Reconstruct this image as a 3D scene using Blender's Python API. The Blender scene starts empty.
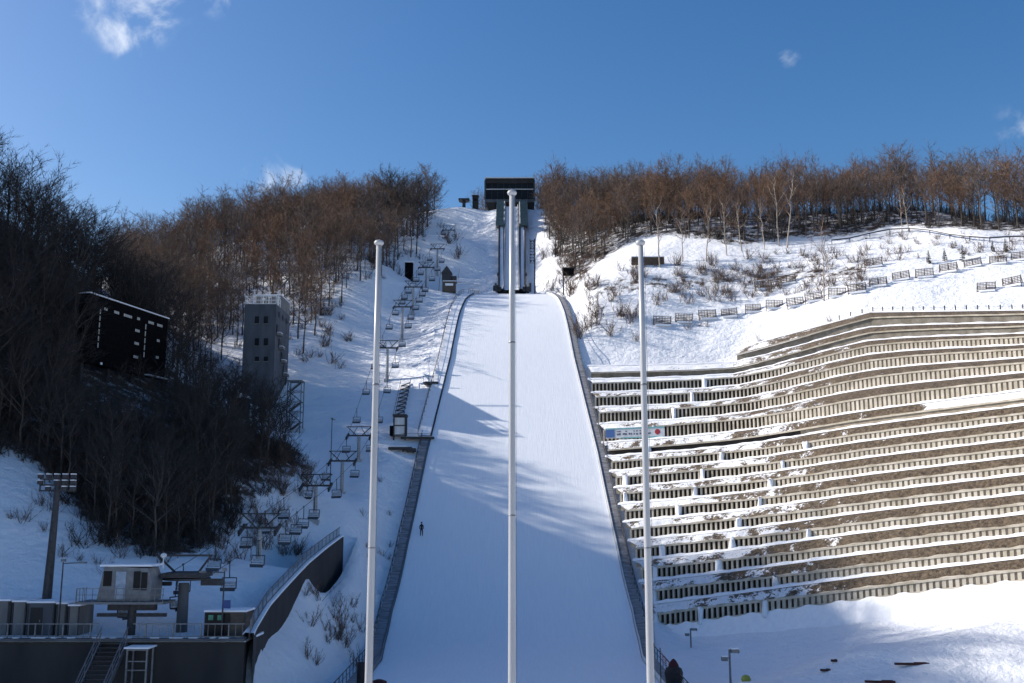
import bpy, bmesh, math, random
import numpy as np
from mathutils import Vector, Matrix
R = math.radians
sc = bpy.context.scene
COL = sc.collection
rnd = random.Random(7)

# ------------------------------------------------------------------ camera, sky, sun, exposure
PITCH = 10.0; F = 1000.0
cd = bpy.data.cameras.new("camera"); cam = bpy.data.objects.new("camera", cd); COL.objects.link(cam)
cam.location = (0, 0, 0); cam.rotation_euler = (R(90 + PITCH), 0, 0)
cd.lens = 36 * F / 1024; cd.sensor_width = 36; cd.clip_start = 0.1; cd.clip_end = 20000
sc.camera = cam
SUN_EL = 30.0
SUN_AZ = -77.0           # clockwise from +Y: the sun stands to the left, a little ahead
w = bpy.data.worlds.new("World"); sc.world = w; w.use_nodes = True
nt = w.node_tree; N = nt.nodes; L = nt.links
for n in list(N): N.remove(n)
out = N.new('ShaderNodeOutputWorld'); bg = N.new('ShaderNodeBackground'); sky = N.new('ShaderNodeTexSky')
sky.sky_type = 'NISHITA'; sky.sun_disc = False
sky.sun_elevation = R(SUN_EL); sky.sun_rotation = R(SUN_AZ)
sky.air_density = 1.0; sky.dust_density = 1.3; sky.ozone_density = 1.1; sky.altitude = 300
bg.inputs['Strength'].default_value = 0.096
L.new(bg.outputs[0], out.inputs[0])
hs = N.new('ShaderNodeHueSaturation'); hs.inputs['Saturation'].default_value = 1.4; hs.inputs['Value'].default_value = 1.1; hs.inputs['Hue'].default_value = .5055
L.new(sky.outputs[0], hs.inputs['Color'])

def dirpix(px, row):
    u = (px - 512) / F; v = (341.5 - row) / F; p = R(PITCH)
    return Vector((u, math.cos(p) - v * math.sin(p), math.sin(p) + v * math.cos(p))).normalized()
# thin clouds: noise wisps around a few sky directions
tc = N.new('ShaderNodeTexCoord')
nz = N.new('ShaderNodeTexNoise'); nz.inputs['Scale'].default_value = 17; nz.inputs['Detail'].default_value = 9; nz.inputs['Roughness'].default_value = .58; nz.inputs['Distortion'].default_value = .6
L.new(tc.outputs['Generated'], nz.inputs['Vector'])
acc = None
for (px, row, rad, amp) in ((98, -24, .07, .75), (138, -8, .06, .8), (126, 24, .045, .68), (215, -8, .03, .5), (265, 176, .04, .5), (288, 182, .035, .5), (1034, 156, .07, .42), (790, 57, .022, .42)):
    d = dirpix(px, row)
    vm = N.new('ShaderNodeVectorMath'); vm.operation = 'DISTANCE'; vm.inputs[1].default_value = d
    L.new(tc.outputs['Generated'], vm.inputs[0])
    mr = N.new('ShaderNodeMapRange'); mr.interpolation_type = 'SMOOTHSTEP'
    mr.inputs['From Min'].default_value = 0; mr.inputs['From Max'].default_value = rad
    mr.inputs['To Min'].default_value = amp; mr.inputs['To Max'].default_value = 0
    L.new(vm.outputs['Value'], mr.inputs['Value'])
    if acc is None: acc = mr.outputs[0]
    else:
        mx = N.new('ShaderNodeMath'); mx.operation = 'MAXIMUM'; L.new(acc, mx.inputs[0]); L.new(mr.outputs[0], mx.inputs[1]); acc = mx.outputs[0]
ms_ = N.new('ShaderNodeMath'); ms_.operation = 'MULTIPLY_ADD'; ms_.inputs[1].default_value = .42; L.new(acc, ms_.inputs[0]); L.new(nz.outputs['Fac'], ms_.inputs[2])
nr = N.new('ShaderNodeMapRange'); nr.interpolation_type = 'SMOOTHSTEP'; nr.inputs['From Min'].default_value = .6; nr.inputs['From Max'].default_value = .98
L.new(ms_.outputs[0], nr.inputs['Value'])
mk = N.new('ShaderNodeMapRange'); mk.interpolation_type = 'SMOOTHSTEP'; mk.inputs['From Min'].default_value = 0.0; mk.inputs['From Max'].default_value = .35; L.new(acc, mk.inputs['Value'])
mm = N.new('ShaderNodeMath'); mm.operation = 'MULTIPLY'; L.new(nr.outputs[0], mm.inputs[0]); L.new(mk.outputs[0], mm.inputs[1])
cm = N.new('ShaderNodeMix'); cm.data_type = 'RGBA'
L.new(mm.outputs[0], cm.inputs['Factor']); L.new(hs.outputs[0], cm.inputs['A']); cm.inputs['B'].default_value = (7.5, 8.0, 8.8, 1)
L.new(cm.outputs['Result'], bg.inputs['Color'])

sd = bpy.data.lights.new("sun", 'SUN'); sd.energy = 4.95; sd.angle = R(.5); sd.color = (1, .93, .84)
so = bpy.data.objects.new("sun", sd); COL.objects.link(so)
az = R(SUN_AZ); el = R(SUN_EL)
SUN = Vector((math.sin(az) * math.cos(el), math.cos(az) * math.cos(el), math.sin(el)))
so.rotation_euler = SUN.to_track_quat('Z', 'Y').to_euler()
vs = sc.view_settings; vs.view_transform = 'Standard'; vs.look = 'None'; vs.exposure = 0.48; vs.gamma = 1.0; vs.use_curve_mapping = False
sc.cycles.max_bounces = 5; sc.cycles.diffuse_bounces = 3; sc.cycles.transparent_max_bounces = 4

# ------------------------------------------------------------------ helpers
def P(px, row, Y):
    """point at forward distance Y seen at a pixel of the survey photograph"""
    u = (px - 512) / F; v = (341.5 - row) / F; p = R(PITCH)
    c = math.cos(p) - v * math.sin(p)
    return Vector((u * Y / c, Y, Y * (math.sin(p) + v * math.cos(p)) / c))
def proj(x, y, z):
    p = R(PITCH); d = y * math.cos(p) + z * math.sin(p); up = -y * math.sin(p) + z * math.cos(p)
    return 512 + F * x / d, 341.5 - F * up / d

MAT = {}
def mat(name, c1, c2=None, scale=3.0, rough=.7, metal=0.0, bump=0.0, detail=5, stretch=(1, 1, 1), lo=.35, hi=.65, snow=0.0, spec=.4, emit=None):
    m = bpy.data.materials.new(name); m.use_nodes = True; t = m.node_tree; n = t.nodes; l = t.links
    b = n['Principled BSDF']; b.inputs['Roughness'].default_value = rough; b.inputs['Metallic'].default_value = metal
    b.inputs['Specular IOR Level'].default_value = spec
    co = n.new('ShaderNodeTexCoord'); mp = n.new('ShaderNodeMapping'); mp.inputs['Scale'].default_value = stretch
    l.new(co.outputs['Object'], mp.inputs[0])
    x = n.new('ShaderNodeTexNoise'); x.inputs['Scale'].default_value = scale; x.inputs['Detail'].default_value = detail
    l.new(mp.outputs[0], x.inputs['Vector'])
    r = n.new('ShaderNodeMapRange'); r.inputs['From Min'].default_value = lo; r.inputs['From Max'].default_value = hi
    l.new(x.outputs['Fac'], r.inputs['Value'])
    mx = n.new('ShaderNodeMix'); mx.data_type = 'RGBA'
    c2 = c2 or tuple(v * .75 for v in c1)
    mx.inputs['A'].default_value = (*c1, 1); mx.inputs['B'].default_value = (*c2, 1)
    l.new(r.outputs[0], mx.inputs['Factor'])
    cur = mx.outputs['Result']
    if snow > 0:          # fresh snow lying on faces that look up
        g = n.new('ShaderNodeNewGeometry'); s = n.new('ShaderNodeSeparateXYZ'); l.new(g.outputs['True Normal'], s.inputs[0])
        x2 = n.new('ShaderNodeTexNoise'); x2.inputs['Scale'].default_value = 1.3; l.new(g.outputs['Position'], x2.inputs['Vector'])
        a = n.new('ShaderNodeMath'); a.operation = 'MULTIPLY_ADD'; a.inputs[1].default_value = .9; l.new(x2.outputs['Fac'], a.inputs[0]); l.new(s.outputs['Z'], a.inputs[2])
        rr = n.new('ShaderNodeMapRange'); rr.inputs['From Min'].default_value = 1.45 - snow * .8; rr.inputs['From Max'].default_value = 1.52 - snow * .8
        l.new(a.outputs[0], rr.inputs['Value'])
        m2 = n.new('ShaderNodeMix'); m2.data_type = 'RGBA'; m2.inputs['B'].default_value = (.8, .82, .85, 1)
        l.new(rr.outputs[0], m2.inputs['Factor']); l.new(cur, m2.inputs['A']); cur = m2.outputs['Result']
    l.new(cur, b.inputs['Base Color'])
    if bump:
        bu = n.new('ShaderNodeBump'); bu.inputs['Strength'].default_value = bump; bu.inputs['Distance'].default_value = .1
        l.new(x.outputs['Fac'], bu.inputs['Height']); l.new(bu.outputs[0], b.inputs['Normal'])
    if emit: b.inputs['Emission Color'].default_value = (*emit[:3], 1); b.inputs['Emission Strength'].default_value = emit[3]
    MAT[name] = m; return m
mat('white_paint', (.68, .69, .7), (.55, .56, .57), 2, .35, 0, stretch=(1, 1, .2))
mat('pole_paint', (.42, .43, .45), (.34, .35, .37), 1.5, .38, .1, stretch=(1, 1, .15))
mat('cabin_grey', (.2, .21, .22), (.14, .145, .155), 2, .5)
mat('steel', (.19, .2, .22), (.13, .14, .15), 4, .5, .6)
mat('dark_steel', (.05, .052, .06), (.03, .03, .035), 4, .55, .3)
mat('rope', (.12, .12, .13), None, 4, .6, .4)
mat('concrete', (.2, .195, .19), (.13, .128, .122), .8, .85, 0, .15, stretch=(1, 1, .35))
mat('grey_concrete', (.1, .11, .125), (.065, .07, .08), .6, .85, 0, .15, stretch=(1, 1, .3))
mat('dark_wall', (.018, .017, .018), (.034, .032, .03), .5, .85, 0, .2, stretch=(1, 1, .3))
mat('crib', (.55, .5, .42), (.36, .32, .25), .7, .85, 0, .3, stretch=(1, 1, 1))
mat('slot_sunlit', (.36, .31, .24), (.24, .2, .15), 1.2, .9)  # slot backing on the right-hand walls, sunlight put into its lighter colour
mat('plain_wall', (.22, .2, .17), (.13, .115, .09), .9, .85, 0, .3)
mat('slot_shaded', (.035, .03, .028), (.02, .018, .017), 1.2, .9)  # same backing on the left, slot shade put into its near-black colour
mat('glass_dark', (.008, .009, .011), (.014, .015, .018), .4, .3, 0, spec=.15)
mat('glass_green', (.1, .14, .14), (.06, .09, .095), 1.5, .25)
mat('black_board', (.004, .004, .005), (.008, .008, .009), 2, .9, spec=.02)
mat('lamp_mark', (.5, .5, .47), (.35, .35, .33), 9, .6)
mat('snow_cap', (.84, .86, .9), (.78, .8, .85), 2, .75, 0, .3)
mat('seat_blue', (.05, .07, .1), (.03, .04, .06), 3, .6)
mat('back_pad', (.35, .42, .5), (.25, .3, .38), 3, .6)
mat('grating', (.13, .13, .14), (.3, .31, .34), 2.2, .85, 0, .4, stretch=(.35, 2.2, 1))
mat('net_brown', (.12, .085, .06), (.07, .05, .04), 3, .9, snow=.2)
mat('black_cover', (.012, .011, .013), (.02, .018, .02), 3, .7, 0, .4)
mat('red_cloth', (.07, .008, .014), (.03, .006, .009), 5, .8, 0, .3)
mat('pink_net', (.45, .16, .22), (.3, .1, .14), 8, .9)
mat('beige', (.45, .38, .28), (.35, .3, .22), 5, .8)
mat('kiosk_brown', (.1, .08, .065), (.07, .055, .045), 2, .8)
mat('blue_sign', (.02, .06, .22), (.02, .05, .18), 3, .5)
mat('green_poster', (.1, .3, .2), (.05, .18, .12), 6, .6)
mat('yellow_plastic', (.35, .38, .06), (.3, .3, .05), 5, .5)
mat('teal_banner', (.12, .38, .4), (.25, .42, .45), 3, .6)
mat('banner_white', (.6, .62, .66), (.5, .53, .58), 2, .6)
mat('banner_blue', (.05, .12, .32), (.06, .14, .35), 3, .6)
mat('banner_ink', (.04, .05, .09), (.08, .09, .13), 3, .6)
mat('emblem_red', (.4, .03, .05), (.3, .03, .04), 3, .6)
mat('skin', (.5, .32, .25), None, 5, .6)
mat('jacket', (.015, .016, .022), (.025, .025, .03), 5, .8)
mat('bark', (.09, .074, .064), (.055, .045, .038), 2, .9, 0, .3, stretch=(1, 1, .2), snow=.0)
mat('bark_pale', (.42, .36, .3), (.2, .16, .13), 1.5, .8, 0, .2, stretch=(1, 1, .6))
mat('twig_brown', (.17, .105, .07), (.095, .062, .047), .25, .9, snow=.12)
mat('twig_red', (.22, .125, .072), (.13, .078, .05), .25, .9, snow=.1)
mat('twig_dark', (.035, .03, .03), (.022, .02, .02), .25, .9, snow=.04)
mat('twig_grey', (.15, .115, .1), (.085, .068, .06), .25, .9, snow=.12)
mat('shrub_twig', (.17, .11, .08), (.1, .065, .05), .5, .9, snow=.15)
mat('needles', (.018, .03, .02), (.03, .045, .028), 1.5, .85, snow=.3)
mat('debris', (.04, .025, .02), (.07, .02, .02), 3, .9)

class MB:
    def __init__(s): s.v = []; s.f = []
    def quad(s, a, b, c, d):
        i = len(s.v); s.v += [tuple(a), tuple(b), tuple(c), tuple(d)]; s.f.append((i, i + 1, i + 2, i + 3))
    def box(s, c, size, rz=0.0, M=None):
        hx, hy, hz = size[0] / 2, size[1] / 2, size[2] / 2; i = len(s.v); co, si = math.cos(rz), math.sin(rz)
        for dz in (-hz, hz):
            for dx, dy in ((-hx, -hy), (hx, -hy), (hx, hy), (-hx, hy)):
                if M is not None: p = M @ Vector((dx, dy, dz)) + Vector(c); s.v.append(tuple(p))
                else: s.v.append((c[0] + dx * co - dy * si, c[1] + dx * si + dy * co, c[2] + dz))
        for f in ((3, 2, 1, 0), (4, 5, 6, 7), (0, 1, 5, 4), (1, 2, 6, 5), (2, 3, 7, 6), (3, 0, 4, 7)): s.f.append(tuple(i + k for k in f))
    def bar(s, a, b, wd, ht=None):
        a = Vector(a); b = Vector(b); d = b - a
        if d.length < 1e-6: return
        q = d.to_track_quat('X', 'Z').to_matrix(); s.box((a + b) / 2, (d.length, wd, ht or wd), M=q)
    def tube(s, a, b, r0, r1=None, n=8, cap=True):
        a = Vector(a); b = Vector(b); r1 = r0 if r1 is None else r1; d = (b - a)
        if d.length < 1e-6: return
        q = d.to_track_quat('Z', 'Y').to_matrix(); i = len(s.v)
        for (c, r) in ((a, r0), (b, r1)):
            for k in range(n):
                t = 2 * math.pi * k / n; s.v.append(tuple(c + q @ Vector((r * math.cos(t), r * math.sin(t), 0))))
        for k in range(n): s.f.append((i + k, i + (k + 1) % n, i + n + (k + 1) % n, i + n + k))
        if cap: s.f.append(tuple(i + k for k in range(n - 1, -1, -1))); s.f.append(tuple(i + n + k for k in range(n)))
    def lathe(s, c, prof, n=16, sq=(1, 1)):
        i = len(s.v)
        for (r, z) in prof:
            for k in range(n):
                t = 2 * math.pi * k / n; s.v.append((c[0] + r * math.cos(t) * sq[0], c[1] + r * math.sin(t) * sq[1], c[2] + z))
        m = len(prof)
        for j in range(m - 1):
            for k in range(n): s.f.append((i + j * n + k, i + j * n + (k + 1) % n, i + (j + 1) * n + (k + 1) % n, i + (j + 1) * n + k))
        s.f.append(tuple(i + k for k in range(n - 1, -1, -1))); s.f.append(tuple(i + (m - 1) * n + k for k in range(n)))
    def strip(s, rows):      # rows: list of equal-length point rows
        i = len(s.v); m = len(rows[0])
        for r in rows: s.v += [tuple(p) for p in r]
        for a in range(len(rows) - 1):
            for k in range(m - 1): s.f.append((i + a * m + k, i + a * m + k + 1, i + (a + 1) * m + k + 1, i + (a + 1) * m + k))
    def build(s, name, m, parent=None, smooth=False):
        me = bpy.data.meshes.new(name); me.from_pydata(s.v, [], s.f); me.update()
        me.materials.append(MAT[m] if isinstance(m, str) else m)
        if smooth: me.polygons.foreach_set('use_smooth', [True] * len(me.polygons))
        o = bpy.data.objects.new(name, me); COL.objects.link(o)
        if parent is not None: o.parent = parent
        return o
def tag(o, label, cat, group=None, kind=None):
    if kind: o['kind'] = kind
    else: o['label'] = label; o['category'] = cat
    if label and kind: o['label'] = label
    if cat and kind == 'stuff': o['category'] = cat
    if group: o['group'] = group
    return o
def empty(name, loc, label=None, cat=None, group=None, rz=0.0):
    o = bpy.data.objects.new(name, None); o.location = loc; o.rotation_euler.z = rz; o.empty_display_size = .3; COL.objects.link(o)
    if label: tag(o, label, cat, group)
    return o
def copy_tree(o, parent=None):
    c = o.copy(); COL.objects.link(c)
    if parent is not None: c.parent = parent
    for ch in o.children: copy_tree(ch, c)
    return c
ORD = ['first', 'second', 'third', 'fourth', 'fifth', 'sixth', 'seventh', 'eighth', 'ninth', 'tenth', 'eleventh', 'twelfth', 'thirteenth', 'fourteenth', 'fifteenth', 'sixteenth', 'seventeenth', 'eighteenth', 'nineteenth', 'twentieth', 'twenty-first', 'twenty-second', 'twenty-third', 'twenty-fourth', 'twenty-fifth', 'twenty-sixth', 'twenty-seventh', 'twenty-eighth', 'twenty-ninth', 'thirtieth']

# ------------------------------------------------------------------ terrain
_Y = np.arange(40, 232.01, .5)
_S = np.tan(np.radians(np.interp(_Y, [60, 100, 108, 114, 120, 128, 136, 150, 180, 190, 200, 210, 220, 228, 232], [0, .5, 4, 11, 19, 27, 32.5, 35.5, 35.5, 33, 29, 23, 17, 12, 11])))
_Z = np.concatenate([[0], np.cumsum((_S[1:] + _S[:-1]) / 2 * .5)]); _Z += 51.5 - np.interp(228, _Y, _Z)
def landing(y): return float(np.interp(y, _Y, _Z))
def half_w(y): return float(np.interp(y, [60, 100, 110, 120, 135, 154, 181, 200, 212, 219, 225, 229], [11.8, 12.5, 13.4, 13.9, 13.7, 13.0, 11.2, 10.6, 9.9, 9.1, 8.0, 7.3]))
def inrun(y): return float(np.interp(y, [229, 234, 240, 248, 258, 302, 320], [52.6, 53.6, 55.6, 59.4, 65.6, 96.6, 97.2]))

C = []
def cp(px, row, Y): C.append(tuple(P(px, row, Y)))
for a in ((0, 600, 84), (100, 612, 84), (200, 620, 83), (0, 480, 96), (60, 545, 92), (0, 243, 140), (0, 350, 120), (50, 350, 127), (95, 310, 165), (100, 400, 120),
          (100, 480, 106), (150, 525, 102), (200, 556, 96), (200, 450, 122), (250, 480, 120), (300, 470, 130), (260, 410, 168), (310, 405, 170), (300, 345, 190),
          (345, 302, 207), (380, 282, 217), (250, 330, 200), (200, 335, 192), (170, 372, 160), (110, 292, 230), (200, 252, 260), (300, 228, 280), (430, 210, 300),
          (160, 320, 205), (400, 272, 236), (430, 238, 270), (450, 290, 226), (450, 240, 268), (460, 207, 300), (545, 213, 300), (550, 290, 227), (340, 330, 196),
          (390, 420, 163), (370, 600, 120), (350, 660, 106), (400, 480, 147), (425, 380, 176), (440, 320, 200),
          (750, 683, 98), (700, 650, 113), (870, 645, 88), (1024, 683, 76), (1180, 650, 78),
          (590, 342, 188), (600, 298, 200), (640, 264, 210), (700, 258, 210), (575, 285, 212), (760, 300, 192), (760, 248, 216), (850, 240, 212), (850, 298, 178),
          (950, 232, 202), (1024, 236, 192), (1024, 272, 172), (1180, 236, 178), (1180, 290, 150), (600, 216, 290), (560, 206, 310), (700, 221, 270), (780, 218, 255), (870, 214, 245),
          (960, 219, 238), (1024, 232, 226), (1180, 215, 210), (560, 272, 237), (600, 240, 247), (650, 236, 232)): cp(*a)
LIFTG = [(76, -8.8), (100, -5.0), (124, -1.1), (140, 3.0), (152, 8.0), (178, 24.3), (196, 34.5), (212, 43.0), (235, 53), (260, 64), (290, 80), (312, 95)]
def lift_x(y): return -25.5 + (y - 75) * 7.0 / 235
for (y, z) in LIFTG:
    C.append((lift_x(y), y, z))
    if y < 150: C.append((lift_x(y) + 4.5, y, z))
for a in ((-30, 78, -8.8), (-42, 79, -8.8), (-55, 80, -8.6), (-19, 76, -8.8)): C.append(a)
# stands: (px, bottom row, Y, mid row, Y, top row, Y)
ST = [(0, 655, 627, 119, 604, 443, 157, 582, 352, 183), (1, 735, 616, 114, 735, 432, 148, 735, 350, 180), (2, 870, 598, 106, 870, 411, 134, 872, 313, 170),
      (3, 1024, 580, 97, 1024, 391, 120, 1024, 311, 154), (4, 1190, 562, 87, 1190, 370, 107, 1190, 309, 136)]
_cols = []
for (u, pb, rb, yb, pm, rm, ym, pt, rt, yt) in ST: _cols.append((P(pb, rb, yb), P(pm, rm, ym), P(pt, rt, yt)))
def stand(u, v):
    """surface of the terraced bank: u 0..4 along, v 0..1 up"""
    u = max(0, min(3.9999, u)); i = int(u); f = u - i
    def col(k):
        b, m, t = _cols[k]
        return b.lerp(m, v / .6) if v < .6 else m.lerp(t, (v - .6) / .4)
    a, b = col(i), col(i + 1)
    p0 = col(max(i - 1, 0)); p3 = col(min(i + 2, 4))
    lin = a.lerp(b, f)
    cr = .5 * ((2 * a) + (-p0 + b) * f + (2 * p0 - 5 * a + 4 * b - p3) * f * f + (-p0 + 3 * a - 3 * b + p3) * f ** 3)
    k = max(0, (v - .75) / .25)
    return cr.lerp(lin, k)
for u in (0, .5, 1, 1.5, 2, 2.5, 3, 3.5, 4):
    for v in (0, .3, .6, .8, 1):
        p = stand(u, v); C.append((p.x, p.y + .9, p.z - 1.1))
for y in (60, 80, 95, 106, 120, 135, 150, 165, 181, 200, 215, 226):
    for s in (-1, 1): C.append((s * (half_w(y) + (.5 if s < 0 else .5)), y, landing(y) - .4))
for y in (235, 250, 270, 290, 305): C.append((0, y, inrun(y) - 1.2))
for a in ((0, 40, -17), (30, 55, -16), (-30, 60, -17), (60, 50, -10), (95, 60, 2), (-60, 55, -10), (-75, 85, 8), (-90, 60, 10), (-90, 110, 38), (-86, 138, 47), (-114, 146, 79), (-116, 156, 72), (-116, 168, 61), (-95, 187, 55), (-116, 116, 64), (-112, 128, 68), (-125, 190, 62),  # includes the unseen left ridge, heights shaped to cast the valley's shade
          (-150, 230, 70), (-165, 150, 70), (-120, 250, 60), (-100, 320, 50), (-60, 345, 70), (0, 350, 88), (40, 345, 85), (90, 310, 62), (140, 270, 55), (170, 220, 55), (165, 150, 50), (150, 90, 25), (0, 10, -14), (-80, 10, -8), (80, 10, -8), (-150, 60, 30), (-170, 20, 20), (170, 20, 10)): C.append(a)
C = np.array(C, float)
def tps(a, b):
    d2 = ((a[:, None, :2] - b[None, :, :2]) ** 2).sum(-1); return .5 * d2 * np.log(d2 + 1e-9)
n = len(C); A = np.zeros((n + 3, n + 3)); A[:n, :n] = tps(C, C) + np.eye(n) * 12.0
A[:n, n] = 1; A[:n, n + 1:] = C[:, :2]; A[n, :n] = 1; A[n + 1:, :n] = C[:, :2].T
sol = np.linalg.solve(A, np.concatenate([C[:, 2], np.zeros(3)]))
def far(lo, hi, sgn): return [sgn * v for v in (lo, lo + 12, lo + 35, lo + 80, lo + 180, lo + 400, lo + 1000, lo + 2500, lo + 6000)][1:]
fx = np.arange(-170, 170.01, 1.25); fy = np.arange(0, 345.01, 1.25)
gx = np.array(sorted(far(170, 0, -1)) + list(fx) + far(170, 0, 1)); gy = np.array([-6000, -2500, -900, -300, -100, -40, -15] + list(fy) + [357, 380, 425, 525, 745, 1345, 2900, 6500.])
X, Y = np.meshgrid(gx, gy)
pts = np.stack([np.clip(X.ravel(), -175, 175), np.clip(Y.ravel(), -5, 350)], 1)
Z = np.empty(len(pts))
for k in range(0, len(pts), 8000):
    q = pts[k:k + 8000]; Z[k:k + 8000] = tps(q, C) @ sol[:n] + sol[n] + q @ sol[n + 1:]
Z = Z.reshape(X.shape)
out_d = np.maximum(np.maximum(np.abs(X) - 175, 0), np.maximum(np.maximum(Y - 350, -5 - Y), 0))
wf = np.exp(-out_d / 220.0); Z = Z * wf + (-18) * (1 - wf)
# value noise for natural unevenness
def vnoise(x, y, s, seed):
    rs = np.random.RandomState(seed); g = rs.rand(64, 64) * 2 - 1
    a = x / s + 500.3; b = y / s + 500.7; i = np.floor(a).astype(int); j = np.floor(b).astype(int); fa = a - i; fb = b - j
    fa = fa * fa * (3 - 2 * fa); fb = fb * fb * (3 - 2 * fb)
    return (g[i % 64, j % 64] * (1 - fa) * (1 - fb) + g[(i + 1) % 64, j % 64] * fa * (1 - fb) + g[i % 64, (j + 1) % 64] * (1 - fa) * fb + g[(i + 1) % 64, (j + 1) % 64] * fa * fb)
inner = np.exp(-out_d / 20.0)
NZ = vnoise(X, Y, 14, 1) * .5 + vnoise(X, Y, 6, 2) * .28 + vnoise(X, Y, 2.8, 3) * .14
Z += NZ * inner * (1 + .8 * ((X > 14) & (Y < 105)))
# road step on the lift side: ground right of the retaining wall drops away
def sstep(a, b, t): t = np.clip((t - a) / (b - a), 0, 1); return t * t * (3 - 2 * t)
drop = np.interp(Y, [74, 78, 90, 104, 113, 118], [0, 3.4, 4.0, 4.0, 2.0, 0])
roadz = np.interp(Y, [74, 78, 88, 100, 112, 118, 130], [-8.5, -8.2, -6.4, -4.4, -2.9, -2.2, .6]); landz = np.interp(Y, _Y, _Z) - .45
gul = roadz - np.interp(Y, [70, 76, 84, 96, 106, 113, 120, 126], [6.5, 4.2, 3.2, 3.1, 3.1, 2.4, 1.0, .2])
tt = sstep(-19.6, -15.4, X); gz = gul * (1 - tt) + landz * tt + NZ * .6
gm = ((Y > 66) & (X > -20.0) & (X < -13)) * (1 - sstep(124, 138, Y)); Z = Z * (1 - gm) + gz * gm
# deck front: ground falls to the arena floor
Z = np.where((Y < 75.2) & (X < -18) & (X > -90), np.minimum(Z, np.interp(Y, [60, 75], [-17, -15.5])), Z)
dk = (Y >= 75.2) & (Y < 81) & (X < -19.3) & (X > -60)
Z = np.where(dk, -8.85, Z)
# near camera: keep the ground under the view
Z = np.where((Y > 5) & (Y < 70) & (np.abs(X) < 40), np.minimum(Z, -13.0 - 0 * Y), Z)
# jump strip
LZ = np.interp(Y, _Y, _Z); HW = np.interp(Y, [60, 100, 110, 120, 135, 154, 181, 200, 212, 219, 225, 229], [11.8, 12.5, 13.4, 13.9, 13.7, 13.0, 11.2, 10.6, 9.9, 9.1, 8.0, 7.3])
m = (1 - sstep(0, np.where((X < 0) & (Y < 125), 1.2, 4.5), np.abs(X) - HW - np.where((X < 0) & (Y < 125), 1.6, 2.0))) * ((Y > 40) & (Y < 232)); Z = Z * (1 - m) + (LZ - .45) * m
IZ = np.interp(Y, [229, 234, 240, 248, 258, 302, 320], [52.6, 53.6, 55.6, 59.4, 65.6, 96.6, 97.2])
m = (1 - sstep(0, 5, np.abs(X) - 4.2)) * ((Y >= 232) & (Y < 316)); Z = Z * (1 - m) + (IZ - 1.0) * m
# groomed ski-run ripples on the left of the inrun
def hgt(x, y):
    i = np.searchsorted(gx, x) - 1; j = np.searchsorted(gy, y) - 1
    i = max(0, min(len(gx) - 2, i)); j = max(0, min(len(gy) - 2, j))
    a = (x - gx[i]) / (gx[i + 1] - gx[i]); b = (y - gy[j]) / (gy[j + 1] - gy[j])
    return float(Z[j, i] * (1 - a) * (1 - b) + Z[j, i + 1] * a * (1 - b) + Z[j + 1, i] * (1 - a) * b + Z[j + 1, i + 1] * a * b)

# forest regions in survey coordinates
def inpoly(x, y, poly):
    c = False; j = len(poly) - 1
    for i in range(len(poly)):
        xi, yi = poly[i]; xj, yj = poly[j]
        if (yi > y) != (yj > y) and x < (xj - xi) * (y - yi) / (yj - yi + 1e-12) + xi: c = not c
        j = i
    return c
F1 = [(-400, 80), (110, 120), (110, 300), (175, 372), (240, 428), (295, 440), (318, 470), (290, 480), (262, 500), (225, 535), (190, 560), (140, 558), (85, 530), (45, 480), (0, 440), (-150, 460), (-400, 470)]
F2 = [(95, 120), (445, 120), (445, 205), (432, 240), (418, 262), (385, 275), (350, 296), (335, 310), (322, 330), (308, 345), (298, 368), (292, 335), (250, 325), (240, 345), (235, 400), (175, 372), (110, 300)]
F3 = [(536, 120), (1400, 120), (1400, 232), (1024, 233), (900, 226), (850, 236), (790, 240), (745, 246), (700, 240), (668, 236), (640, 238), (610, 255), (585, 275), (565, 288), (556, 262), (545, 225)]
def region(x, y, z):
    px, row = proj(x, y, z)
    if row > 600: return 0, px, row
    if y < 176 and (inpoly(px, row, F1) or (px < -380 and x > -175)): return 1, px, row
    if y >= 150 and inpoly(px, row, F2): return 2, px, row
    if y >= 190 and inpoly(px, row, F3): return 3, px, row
    if px < -100 and y >= 150 and x > -170: return 1, px, row  # unseen wood left of the frame, added for its dappled shade
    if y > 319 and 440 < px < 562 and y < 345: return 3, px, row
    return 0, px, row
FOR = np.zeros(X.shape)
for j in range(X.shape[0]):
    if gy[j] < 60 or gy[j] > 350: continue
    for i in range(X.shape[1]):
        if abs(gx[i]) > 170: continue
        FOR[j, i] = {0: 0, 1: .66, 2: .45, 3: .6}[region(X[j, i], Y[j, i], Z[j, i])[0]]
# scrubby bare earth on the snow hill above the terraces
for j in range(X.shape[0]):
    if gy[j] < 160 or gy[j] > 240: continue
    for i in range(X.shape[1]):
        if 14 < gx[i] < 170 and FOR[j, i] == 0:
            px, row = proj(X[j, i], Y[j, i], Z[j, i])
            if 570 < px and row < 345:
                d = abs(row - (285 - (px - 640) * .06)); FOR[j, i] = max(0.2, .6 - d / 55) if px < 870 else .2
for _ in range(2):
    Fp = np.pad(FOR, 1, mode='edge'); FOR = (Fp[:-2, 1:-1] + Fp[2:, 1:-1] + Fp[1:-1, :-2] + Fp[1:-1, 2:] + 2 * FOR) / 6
me = bpy.data.meshes.new('snowy_ground')
ny, nx = X.shape
co = np.stack([X.ravel(), Y.ravel(), Z.ravel()], 1).astype(np.float32)
idx = np.arange(nx * ny).reshape(ny, nx); fq = np.stack([idx[:-1, :-1], idx[:-1, 1:], idx[1:, 1:], idx[1:, :-1]], -1).reshape(-1, 4)
me.vertices.add(len(co)); me.vertices.foreach_set('co', co.ravel())
me.loops.add(fq.size); me.loops.foreach_set('vertex_index', fq.ravel().astype(np.int32))
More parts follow.
